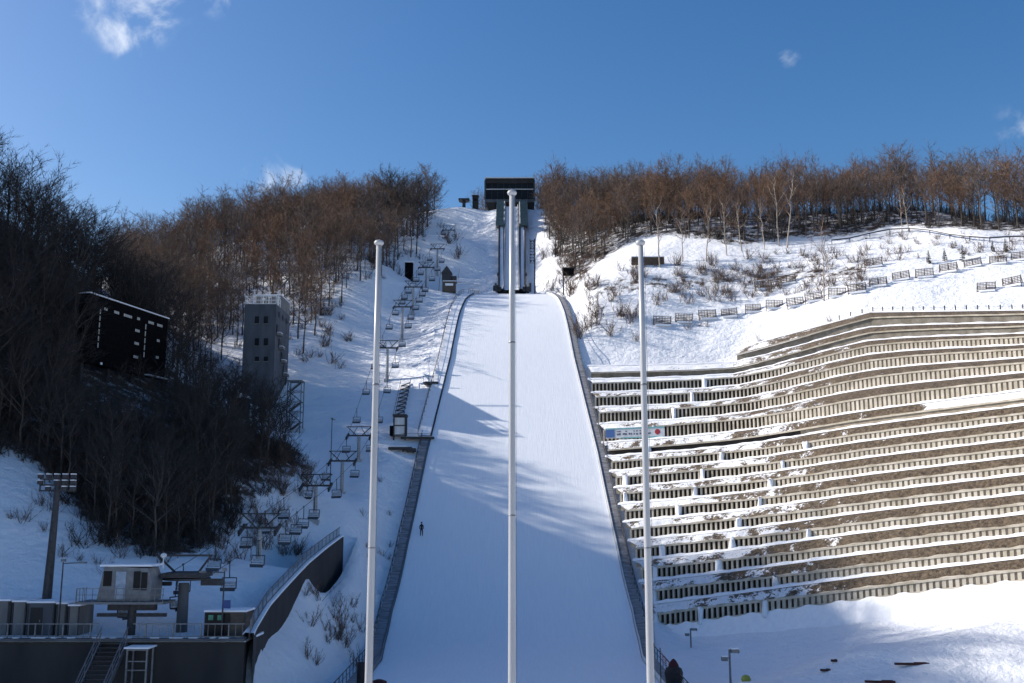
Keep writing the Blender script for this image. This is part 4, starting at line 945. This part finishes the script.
# top station of lift
p = gx_(464, 204, 304); e = empty('lift_top_station', p, 'dark steel top station of the chairlift at the end of its ropes', 'chairlift station')
q = MB(); q.box((0, 0, .8), (1, 1, 2.4)); q.build('pier', 'dark_steel', e); q = MB(); q.tube((0, 0, 2.0), (0, 0, 2.2), 1.7, n=20); q.build('bullwheel', 'dark_steel', e); q = MB(); q.box((0, 0, 2.5), (3.4, 2.2, .5)); q.build('housing', 'dark_wall', e)
p = gx_(475.5, 206, 306); e = empty('lift_top_hut', p, 'narrow dark hut between the chairlift top and the start house', 'hut')
q = MB(); q.box((0, 0, 2.2), (1.9, 2.2, 4.4)); q.build('wall', 'dark_wall', e); q = MB(); q.box((0, 0, 4.5), (2.2, 2.5, .2)); q.build('roof', 'dark_steel', e); q = MB(); q.box((0, -1.12, 3), (.8, .05, .8)); q.build('window', 'glass_dark', e)
# small wall on the snow hill
p = gx_(648, 272, 209); e = empty('timber_retaining_wall', p, 'short dark timber wall with snow on top, on the snowy spur', 'wall')
q = MB(); q.box((0, 0, .9), (7.0, .6, 1.7)); q.build('wall', 'net_brown', e); q = MB(); q.box((0, 0, 1.8), (7.1, .8, .15)); q.build('snow', 'snow_cap', e)

# person at the edge of the landing slope
yy = 136.5; xx = P(421.5, 529, yy).x; zz = landing(yy)
e = empty('person', (xx, yy, zz + .05), 'person in dark clothes standing on the landing slope near its left edge', 'person')
def skin_body(name, joints, edges, m_, parent, lv=1):
    me = bpy.data.meshes.new(name); bmm = bmesh.new(); sk = bmm.verts.layers.skin.verify(); vs_ = []
    for k, j in enumerate(joints):
        v_ = bmm.verts.new(j[:3]); v_[sk].radius = (j[3], j[3]); v_[sk].use_root = (k == 0); vs_.append(v_)
    for a_, b_ in edges: bmm.edges.new((vs_[a_], vs_[b_]))
    bmm.to_mesh(me); bmm.free(); o = bpy.data.objects.new(name, me); COL.objects.link(o); o.parent = parent
    md = o.modifiers.new('skin', 'SKIN'); md.use_smooth_shade = True
    s = o.modifiers.new('sub', 'SUBSURF'); s.levels = lv; s.render_levels = lv; me.materials.append(MAT[m_]); return o
J = [(0, 0, .95, .15), (0, 0, 1.2, .15), (0, .02, 1.42, .16), (0, .02, 1.55, .06), (0, .0, 1.68, .10), (0, 0, 1.76, .08),
     (.2, .02, 1.4, .07), (.27, -.04, 1.14, .055), (.24, -.16, .92, .045), (-.2, .02, 1.4, .07), (-.27, -.02, 1.14, .055), (-.25, -.1, .9, .045),
     (.1, 0, .85, .1), (.14, -.06, .48, .075), (.15, .02, .08, .055), (.15, -.12, .04, .05), (-.1, 0, .85, .1), (-.12, -.02, .48, .075), (-.13, .08, .08, .055), (-.13, -.06, .04, .05)]
E_ = [(0, 1), (1, 2), (2, 3), (3, 4), (4, 5), (2, 6), (6, 7), (7, 8), (2, 9), (9, 10), (10, 11), (0, 12), (12, 13), (13, 14), (14, 15), (0, 16), (16, 17), (17, 18), (18, 19)]
skin_body('body', J, E_, 'jacket', e, 2)
q = MB(); q.lathe((0, 0, 1.7), [(.125, 0), (.13, .06), (.1, .13), (.03, .16)], 12); q.build('hat', 'black_cover', e, True)
q = MB(); q.box((0, -.085, 1.66), (.13, .05, .12)); q.build('face', 'skin', e)

# ------------------------------------------------------------------ avalanche fences
def make_fence():
    e = empty('avalanche_fence', (0, 0, 0)); W, H_ = 3.1, 1.9
    q = MB()
    for k in range(6): q.bar((-W / 2, k * .12, .2 + k * H_ / 6), (W / 2, k * .12, .2 + k * H_ / 6), .07, .12)
    for k in range(7): q.bar((-W / 2 + k * W / 6, -.02, 0), (-W / 2 + k * W / 6, .7, H_), .06)
    q.build('lattice', 'net_brown', e)
    q = MB()
    for x in (-W / 2, 0, W / 2): q.bar((x, 0, -.4), (x, .72, H_ + .1), .13); q.bar((x, 1.8, -.1), (x, .7, H_), .1)
    q.build('frame', 'net_brown', e)
    q = MB(); q.box((0, .72, H_ + .1), (W, .2, .08)); q.box((.2, -.25, .1), (W * .9, .5, .35)); q.build('snow', 'snow_cap', e)
    return e
fences = [(662, 323), (683.7, 321), (708, 317.5), (729.4, 314), (753, 310), (774.4, 305.5), (796, 303), (814, 299), (837, 294), (857, 290), (878, 283.5), (901, 277), (924.5, 273.7), (948, 269), (973, 264), (998, 260.7), (1020, 257)]
f2 = [(764, 285.7), (787, 281), (873.6, 264)]; f3 = [(986, 288), (1012, 283.5)]
def raycast(px, row, y0=60, y1=340):
    prev = None
    for y in np.arange(y0, y1, .5):
        p = P(px, row, y)
        if hgt(p.x, y) > p.z: return Vector((p.x, y, hgt(p.x, y)))
    return None
fp = None; allf = [(f, 'lower', i) for i, f in enumerate(fences)] + [(f, 'upper', i) for i, f in enumerate(f2)] + [(f, 'right', i) for i, f in enumerate(f3)]
for (px, rw), wh, i in allf:
    p = raycast(px, rw + 4, 165)
    if p is None: continue
    if fp is None: fp = make_fence(); o = fp
    else: o = copy_tree(fp)
    o.location = p; o.rotation_euler = (0, rnd.uniform(-.08, .08), -.15 - .45 * max(0, (px - 700) / 300) + rnd.uniform(-.12, .12)); s_ = p.y / 190 * rnd.uniform(.92, 1.08); o.scale = (s_, s_, s_)
    lab = {'lower': f'brown lattice avalanche fence on the snow, {ORD[i]} from the left in the long rising row', 'upper': f'avalanche fence, {ORD[i]} from the left in the broken row above the long one', 'right': f'{["left", "right"][min(i, 1)]} avalanche fence of the pair under the long row'}[wh]
    tag(o, lab, 'fence', 'avalanche fences on the snowy hillside')
# fence posts above top wall and railing along the hilltop
e = None; prev = None; cur = MB(); posts = MB(); 
for px in range(842, 1100, 11):
    v = stand(2 + (px - 870) / 154 if px < 1024 else 3 + (px - 1024) / 166, 1.0) if px > 870 else stand(1 + (px - 735) / 135, 1.0)
    p = Vector((v.x, v.y + 1.6, v.z - .1))
    if e is None: e = empty('post_and_wire_fence', p, 'thin post fence along the top of the uppermost terrace wall', 'fence'); o0 = p.copy()
    posts.bar(p - o0, p - o0 + Vector((0, 0, 1.5)), .14)
    if prev is not None: cur.bar(prev - o0 + Vector((0, 0, 1.2)), p - o0 + Vector((0, 0, 1.2)), .03)
    prev = p
posts.build('posts', 'dark_steel', e); cur.build('wire', 'rope', e)
e = None; prev = None; q = MB(); q2 = MB(); q3 = MB()
for px, rw in [(832, 240), (850, 238), (870, 233), (890, 229), (910, 228), (930, 230), (950, 234), (970, 237), (990, 238), (1010, 237), (1040, 236), (1070, 235)]:
    p = raycast(px, rw + 5, 170) 
    if p is None: continue
    if e is None: e = empty('hilltop_guard_rail', p, 'snow-capped pipe guard rail along the hilltop path at the wood edge', 'guard rail'); o0 = p.copy()
    q.bar(p - o0, p - o0 + Vector((0, 0, 1.1)), .12)
    if prev is not None: q2.bar(prev - o0 + Vector((0, 0, 1.0)), p - o0 + Vector((0, 0, 1.0)), .22); q3.bar(prev - o0 + Vector((0, 0, 1.17)), p - o0 + Vector((0, 0, 1.17)), .3, .12)
    prev = p
if e: q.build('posts', 'dark_steel', e); q2.build('rail', 'dark_steel', e); q3.build('snow', 'snow_cap', e)

# ------------------------------------------------------------------ trees
def gen_tree(seed, h, spread=.32, first=.28, nb=11, dens=1.0, up=1.0, lean=0.0, tw=.045, top=.74):
    r = random.Random(seed); T = MB(); Cc = MB()
    pts_ = [Vector((0, 0, -.8))]; n_ = 7; dx = r.uniform(-1, 1) * lean; dy = r.uniform(-1, 1) * lean
    for k in range(1, n_ + 1):
        z = h * top * k / n_; pts_.append(Vector((dx * z * .12 + r.uniform(-.14, .14) * k * .4, dy * z * .12 + r.uniform(-.14, .14) * k * .4, z)))
    r0 = h * .013
    for k in range(n_): T.tube(pts_[k], pts_[k + 1], r0 * (1 - k / n_ * .75), r0 * (1 - (k + 1) / n_ * .75), 6, False)
    def along(t):
        f = max(0, min(.9999, t)) * n_; i_ = int(f); return pts_[i_].lerp(pts_[i_ + 1], f - i_)
    def rib(a, d, L_, w0):
        s = d.cross(Vector((r.uniform(-1, 1), r.uniform(-1, 1), r.uniform(-1, 1)))); s = s.normalized() * w0 if s.length > 1e-4 else Vector((w0, 0, 0))
        b_ = a + d * L_; i_ = len(Cc.v); Cc.v += [tuple(a - s * .5), tuple(a + s * .5), tuple(b_)]; Cc.f.append((i_, i_ + 1, i_ + 2)); return b_
    def twigs(a, d, L_):
        for _ in range(int(6 * dens + r.random())):
            t = r.uniform(.15, 1.05); dd = (d + Vector((r.gauss(0, .5), r.gauss(0, .5), r.gauss(.12, .35)))).normalized(); rib(a + d * L_ * t, dd, r.uniform(.35, 1.0) * h * .07, tw * r.uniform(.6, 1.2))
    for b in range(nb):
        t = first + (1 - first) * (b + r.random() * .9) / nb; a = along(t); an = b * 2.4 + r.uniform(-.6, .6); tt = (t - first) / (1 - first)
        e_ = math.radians(r.uniform(22, 45) + 30 * tt) * up; d = Vector((math.cos(an) * math.cos(e_), math.sin(an) * math.cos(e_), math.sin(e_)))
        L_ = h * spread * (.62 + .55 * math.sin(math.pi * min(1, tt * .75 + .15))) * r.uniform(.8, 1.18); rr = r0 * .48 * (1.1 - t * .5)
        segs = 4; p = a; dd = d
        for s in range(segs):
            dd = (dd + Vector((r.gauss(0, .2), r.gauss(0, .2), .13))).normalized(); p2 = p + dd * L_ / segs
            T.tube(p, p2, rr * (1 - s * .23), rr * (.77 - s * .23) + .008, 4, False)
            for q_ in range(2 if s else 1):
                tt_ = r.random(); pa = p.lerp(p2, tt_); sd_ = (dd + Vector((r.gauss(0, .65), r.gauss(0, .65), r.gauss(.18, .3)))).normalized(); l2 = L_ * r.uniform(.25, .48)
                rib(pa, sd_, l2, .08); twigs(pa, sd_, l2)
                for _ in range(2):
                    t3 = r.uniform(.25, .95); s3 = (sd_ + Vector((r.gauss(0, .6), r.gauss(0, .6), r.gauss(.1, .3)))).normalized(); l3 = l2 * r.uniform(.45, .8)
                    rib(pa + sd_ * l2 * t3, s3, l3, .05); twigs(pa + sd_ * l2 * t3, s3, l3)
            p = p2
        twigs(p - dd * L_ / 4, dd, L_ / 4 * 1.3); twigs(p, dd, L_ / 8)
    return T, Cc
def tree_meshes(name, seeds, h, trunk_m, twig_m, **kw):
    res = []
    for s in seeds:
        T, Cc = gen_tree(s, h, **kw)
        mt = bpy.data.meshes.new(name + '_trunk'); mt.from_pydata(T.v, [], T.f); mt.update(); mt.materials.append(MAT[trunk_m])
        mc = bpy.data.meshes.new(name + '_crown'); mc.from_pydata(Cc.v, [], Cc.f); mc.update(); mc.materials.append(MAT[twig_m])
        # joined mesh for the far wood
        mj = bpy.data.meshes.new(name + '_whole'); k = len(T.v); mj.from_pydata(T.v + Cc.v, [], T.f + [tuple(i + k for i in f) for f in Cc.f]); mj.update(); mj.materials.append(MAT[trunk_m]); mj.materials.append(MAT[twig_m])
        mj.polygons.foreach_set('material_index', [0] * len(T.f) + [1] * len(Cc.f)); res.append((mt, mc, mj))
    return res
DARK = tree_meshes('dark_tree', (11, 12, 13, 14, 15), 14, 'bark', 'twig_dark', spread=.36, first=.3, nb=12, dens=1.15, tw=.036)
BROWN = tree_meshes('brown_tree', (21, 22, 23, 24), 12.5, 'bark', 'twig_brown', spread=.33, first=.42, nb=11, dens=1.1, tw=.038)
REDT = tree_meshes('red_tree', (31, 32, 33), 11.5, 'bark', 'twig_red', spread=.34, first=.38, nb=12, dens=1.1, tw=.038)
GREY = tree_meshes('grey_tree', (41, 42, 43), 13.5, 'bark', 'twig_grey', spread=.32, first=.45, nb=11, dens=1.0, tw=.035)
BIRCH = tree_meshes('birch', (51, 52, 53, 54), 12.5, 'bark_pale', 'twig_brown', spread=.22, first=.35, nb=9, dens=.45, lean=.9, tw=.04, top=.9)
cand = []
rt = random.Random(99)
def fill(x0, x1, y0, y1, sp):
    y = y0
    while y < y1:
        x = x0
        while x < x1:
            xx = x + rt.uniform(-.48, .48) * sp; yy = y + rt.uniform(-.48, .48) * sp; z = hgt(xx, yy); rg, px, row = region(xx, yy, z)
            if rg: cand.append((xx, yy, z, rg, px, row))
            x += sp
        y += sp
fill(-168, 12, 84, 345, 3.7); fill(-62, -18, 86, 146, 3.6); fill(12, 168, 185, 340, 3.7)
keep = []
for c in cand:
    xx, yy, z, rg, px, row = c
    if rg == 1 and xx < -84 and yy > 149 and rt.random() < .92: continue  # mostly unseen ridge trees, thinned to let sun streaks onto the landing slope
    if rg == 1 and xx < -60 and yy > 140 and px > -60 and rt.random() < .5: continue
    if rg == 3 and rt.random() < .22: continue
    if rg == 2 and rt.random() < .12: continue
    if abs(xx - lift_x(yy)) < 6 and yy > 84: continue
    # leave the tower and the scoreboard standing clear
    if (-53 < xx < -36 and 143 < yy < 186) or (-46 < xx < -27 and 138 < yy < 170 and rt.random() < .6): continue
    dsb = (px > 74 and px < 172 and yy < 138 and 300 < row < 425)
    if dsb: continue
    keep.append(c)
keep.sort(key=lambda c: math.hypot(c[0], c[1]))
vis = [c for c in keep if -25 < c[4] < 1050 and c[5] < 600]
near = vis[:286]; ns = set(id(c) for c in near); rest = [c for c in keep if id(c) not in ns]
rf = random.Random(5)
def pick(c):
    xx, yy, z, rg, px, row = c
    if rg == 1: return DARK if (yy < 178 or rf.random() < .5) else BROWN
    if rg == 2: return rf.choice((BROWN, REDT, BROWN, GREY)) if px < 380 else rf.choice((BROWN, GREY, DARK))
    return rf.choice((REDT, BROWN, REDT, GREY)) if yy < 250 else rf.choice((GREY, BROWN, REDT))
LAB = {1: ('dark leafless tree in the shaded wood on the left hillside', 'dark bare trees in the shaded left wood'), 2: ('brown leafless tree in the sunlit wood behind the judges tower', 'brown bare trees behind the judges tower'), 3: ('brown leafless tree at the edge of the wood above the right snow slope', 'brown bare trees above the right snow slope')}
for c in near:
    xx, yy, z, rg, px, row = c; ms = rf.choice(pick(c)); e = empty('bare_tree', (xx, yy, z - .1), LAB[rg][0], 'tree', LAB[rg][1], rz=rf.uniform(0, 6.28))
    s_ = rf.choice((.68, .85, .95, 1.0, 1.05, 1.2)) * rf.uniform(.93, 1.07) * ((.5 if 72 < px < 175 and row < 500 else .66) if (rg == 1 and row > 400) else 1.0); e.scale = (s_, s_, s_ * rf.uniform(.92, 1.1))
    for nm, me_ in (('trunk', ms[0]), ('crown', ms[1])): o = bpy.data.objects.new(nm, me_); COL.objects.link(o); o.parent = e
# far wood: one object, geometry-nodes instances of whole trees at points
def scatter(name, pts4, sets, label, cat='wood'):
    src = bpy.data.collections.new(name + '_sources')
    for i_, mj in enumerate(sets): o = bpy.data.objects.new(f'source_tree', mj); src.objects.link(o)
    me_ = bpy.data.meshes.new(name); me_.from_pydata([p[:3] for p in pts4], [], []); me_.update()
    a = me_.attributes.new('idx', 'INT', 'POINT'); a.data.foreach_set('value', np.array([p[3] for p in pts4], np.int32))
    a = me_.attributes.new('rot', 'FLOAT', 'POINT'); a.data.foreach_set('value', np.array([p[4] for p in pts4], np.float32))
    a = me_.attributes.new('scl', 'FLOAT', 'POINT'); a.data.foreach_set('value', np.array([p[5] for p in pts4], np.float32))
    o = bpy.data.objects.new(name, me_); COL.objects.link(o); tag(o, label, cat, kind='stuff')
    ng = bpy.data.node_groups.new(name, 'GeometryNodeTree'); ng.interface.new_socket('Geometry', in_out='INPUT', socket_type='NodeSocketGeometry'); ng.interface.new_socket('Geometry', in_out='OUTPUT', socket_type='NodeSocketGeometry')
    n_ = ng.nodes; l_ = ng.links; gi = n_.new('NodeGroupInput'); go = n_.new('NodeGroupOutput'); ci = n_.new('GeometryNodeCollectionInfo'); ci.inputs['Collection'].default_value = src; ci.inputs['Separate Children'].default_value = True
    ip = n_.new('GeometryNodeInstanceOnPoints'); ip.inputs['Pick Instance'].default_value = True
    def na(nm, ty): x = n_.new('GeometryNodeInputNamedAttribute'); x.data_type = ty; x.inputs['Name'].default_value = nm; return x.outputs[0]
    cx_ = n_.new('ShaderNodeCombineXYZ'); l_.new(na('rot', 'FLOAT'), cx_.inputs[2])
    l_.new(gi.outputs[0], ip.inputs['Points']); l_.new(ci.outputs[0], ip.inputs['Instance']); l_.new(na('idx', 'INT'), ip.inputs['Instance Index'])
    l_.new(cx_.outputs[0], ip.inputs['Rotation']); l_.new(na('scl', 'FLOAT'), ip.inputs['Scale']); l_.new(ip.outputs[0], go.inputs[0])
    md = o.modifiers.new('scatter', 'NODES'); md.node_group = ng; return o
SETS = [m_[2] for grp in (DARK, BROWN, REDT, GREY) for m_ in grp]; off = {id(DARK): 0, id(BROWN): 5, id(REDT): 9, id(GREY): 12}
pp = []
for c in rest:
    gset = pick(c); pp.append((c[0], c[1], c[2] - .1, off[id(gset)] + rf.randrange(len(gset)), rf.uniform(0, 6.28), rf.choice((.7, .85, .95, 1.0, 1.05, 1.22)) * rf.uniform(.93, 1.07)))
ug = []
for c in keep:
    n_u = (7 if c[1] < 150 else 3) if c[3] == 1 else (2 if c[3] == 3 else 1)
    for _ in range(n_u):
        if c[4] < -30: continue
        xx = c[0] + rf.uniform(-2, 2); yy = c[1] + rf.uniform(-2, 2); ug.append((xx, yy, hgt(xx, yy) - .1, rf.randrange(5), rf.uniform(0, 6.28), rf.uniform(.6, 1.5)))
scatter('distant_wood', pp, SETS, 'mass of leafless brown trees covering the far ridges')
print('trees', len(near), 'rest', len(rest))
# pale birches, individually placed
for i, (px, rw, s_, lab) in enumerate(((660, 268, 1.25, 'pale birch left of the others, forked, behind the right flagpole'), (706, 262, 1.1, 'slim pale birch with a crooked stem above the snowy spur'), (727, 256, 1.1, 'pale birch leaning left between two straighter ones'), (742, 252, 1.0, 'pale birch with a bent upper stem'), (779, 246, 1.5, 'tallest straight pale birch on the ridge skyline'), (787, 248, 1.4, 'straight pale birch standing right of the tallest one'),
                                    (765, 250, 1.0, 'short pale birch just left of the tallest one'), (909, 232, .9, 'pale birch leaning right above the guard rail'), (902, 232, .8, 'short pale birch left of the leaning one above the guard rail'), (824, 302, 1.2, 'lone slender tree standing out on the snow among the fences'), (683, 262, 1.0, 'thin pale birch between the forked birch and the spur'))):
    p = raycast(px, rw, 150)
    if p is None: continue
    ms = BIRCH[i % 4]; e = empty('birch_tree', p, lab, 'tree', 'pale birches on the right hillside', rz=i * 1.3); e.scale = (s_ * .8, s_ * .8, s_ * .95)
    for nm, me_ in (('trunk', ms[0]), ('crown', ms[1])): o = bpy.data.objects.new(nm, me_); COL.objects.link(o); o.parent = e
# shrubs
def gen_shrub(seed, h, n_=12):
    r = random.Random(seed); S = MB(); Tm = MB()
    for k in range(n_):
        an = r.uniform(0, 6.28); e_ = r.uniform(.5, 1.45); d = Vector((math.cos(an) * math.cos(e_), math.sin(an) * math.cos(e_), math.sin(e_))); a = Vector((r.gauss(0, .35), r.gauss(0, .35), -.2)); L_ = h * r.uniform(.4, 1.05)
        p = a; dd = d
        for sgm in range(3):
            dd = (dd + Vector((r.gauss(0, .22), r.gauss(0, .22), .1))).normalized(); p2 = p + dd * L_ / 3; S.tube(p, p2, .026 - sgm * .007, .018 - sgm * .006, 3, False)
            for _ in range(9):
                t = r.random(); d3 = (dd + Vector((r.gauss(0, .6), r.gauss(0, .6), r.gauss(.1, .35)))).normalized(); pp_ = p.lerp(p2, t); w_ = Vector((r.uniform(-1, 1), r.uniform(-1, 1), r.uniform(-.5, .5))).normalized() * .016; e2 = pp_ + d3 * h * r.uniform(.1, .3); i_ = len(Tm.v); Tm.v += [tuple(pp_ - w_), tuple(pp_ + w_), tuple(e2)]; Tm.f.append((i_, i_ + 1, i_ + 2))
            p = p2
    out_ = []
    for q_, m__ in ((S, 'bark'), (Tm, 'shrub_twig')):
        me_ = bpy.data.meshes.new('shrub'); me_.from_pydata(q_.v, [], q_.f); me_.update(); me_.materials.append(MAT[m__]); out_.append(me_)
    return out_
SH = [gen_shrub(60 + i, 2.6) for i in range(5)]
def joined(pair, nm):
    a_, b_ = pair; v = [tuple(x.co) for x in a_.vertices] + [tuple(x.co) for x in b_.vertices]; k = len(a_.vertices)
    f = [tuple(p.vertices) for p in a_.polygons] + [tuple(i + k for i in p.vertices) for p in b_.polygons]; mj = bpy.data.meshes.new(nm); mj.from_pydata(v, [], f); mj.update()
    mj.materials.append(MAT['bark']); mj.materials.append(MAT['twig_dark']); mj.polygons.foreach_set('material_index', [0] * len(a_.polygons) + [1] * len(b_.polygons)); return mj
scatter('forest_undergrowth', ug, [joined(p, 'undergrowth') for p in SH], 'tangle of dark undergrowth between the trees of the woods', 'undergrowth')
rs_ = random.Random(17)
def shrubs(n_, box, y0, y1, s0, s1, lab, group, test=None):
    k = 0; tries = 0
    while k < n_ and tries < n_ * 20:
        tries += 1; px = rs_.uniform(box[0], box[2]); rw = rs_.uniform(box[1], box[3])
        if test and not test(px, rw): continue
        p = raycast(px, rw, y0, y1)
        if p is None or p.y > y1: continue
        k += 1; ms = rs_.choice(SH); e = empty('bare_shrub', p, lab, 'shrub', group, rz=rs_.uniform(0, 6.28)); s_ = rs_.uniform(s0, s1); e.scale = (s_, s_, s_)
        for nm, me_ in (('stems', ms[0]), ('twigs', ms[1])): o = bpy.data.objects.new(nm, me_); COL.objects.link(o); o.parent = e
shrubs(120, (655, 240, 870, 310), 165, 235, .6, 1.5, 'scrubby brown shrub among the avalanche fences on the right snow slope', 'brown shrubs among the avalanche fences', lambda px, rw: abs(rw - (288 - (px - 640) * .09)) < 22)
shrubs(50, (860, 236, 1040, 290), 150, 225, .4, 1.1, 'small brown shrub near the hilltop guard rail', 'small shrubs below the guard rail', lambda px, rw: rw < 262)
shrubs(24, (575, 270, 650, 345), 180, 235, 1.0, 2.1, 'tall spindly shrub on the snowy spur right of the knoll', 'spindly shrubs on the snowy spur')
shrubs(16, (640, 318, 960, 345), 160, 215, .5, .9, 'sparse little shrub on snow just above the terraces', 'sparse shrubs above the terraces')
shrubs(26, (305, 575, 360, 668), 82, 122, .5, 1.0, 'purplish bare shrub in the gully below the dark road wall', 'bare shrubs in the gully')
shrubs(16, (0, 480, 140, 590), 78, 110, .4, .9, 'dark shrub on the open shaded snow at the far left', 'dark shrubs on the far left snow')
shrubs(34, (262, 435, 312, 500), 100, 150, .6, 1.1, 'dense brown shrub below the judges tower', 'brown shrubs below the judges tower')
shrubs(34, (200, 505, 300, 565), 88, 130, .5, 1.1, 'brown shrub at the foot of the left wood near the chairlift', 'shrubs at the foot of the left wood', lambda px, rw: rw < 620 - (px - 150) * .42)
shrubs(18, (300, 300, 352, 372), 160, 215, .8, 1.5, 'bare shrub at the wood edge left of the chairlift', 'shrubs at the wood edge')
shrubs(24, (540, 250, 600, 300), 205, 260, 1.2, 2.2, 'snow-dusted brown thicket shrub right of the inrun', 'thicket shrubs right of the inrun')
shrubs(7, (436, 225, 462, 268), 225, 300, 1.0, 1.8, 'dark shrub on the groomed run left of the inrun', 'dark shrubs left of the inrun')
shrubs(8, (350, 470, 395, 600), 100, 150, .3, .5, 'tiny shrub poking out of the snow between chairlift and walkway', 'tiny shrubs left of the walkway')
# small conifers near the guard rail
def gen_conifer(seed, h):
    r = random.Random(seed); q_ = MB()
    for k in range(130):
        t = r.random() ** .8; an = r.uniform(0, 6.28); L_ = h * .26 * (1.05 - t) * r.uniform(.7, 1.2); a = Vector((0, 0, h * (.08 + .9 * t))); d = Vector((math.cos(an), math.sin(an), -.2)).normalized(); s = Vector((-d.y, d.x, 0)) * .14 * (1.2 - t); b_ = a + d * L_; m_ = a.lerp(b_, .6) + Vector((0, 0, .05)); i_ = len(q_.v)
        q_.v += [tuple(a), tuple(m_ - s), tuple(b_), tuple(m_ + s)]; q_.f.append((i_, i_ + 1, i_ + 2, i_ + 3))
    return q_
for i, (px, rw, lab) in enumerate(((929, 264, 'leftmost small dark conifer under the guard rail'), (945, 262, 'small dark conifer, second from the left under the guard rail'), (963, 262, 'small dark conifer, third from the left under the guard rail'), (993, 252, 'small dark conifer higher up near the right edge'), (1006, 253, 'rightmost small dark conifer under the guard rail'))):
    p = raycast(px, rw, 150)
    if p is None: continue
    e = empty('small_conifer', p, lab, 'conifer', 'small conifers under the guard rail'); h = rs_.uniform(2.3, 3.2)
    q = MB(); q.tube((0, 0, -.2), (0, 0, h), .06, .02, 6); q.build('trunk', 'bark', e); gen_conifer(i, h).build('foliage', 'needles', e)
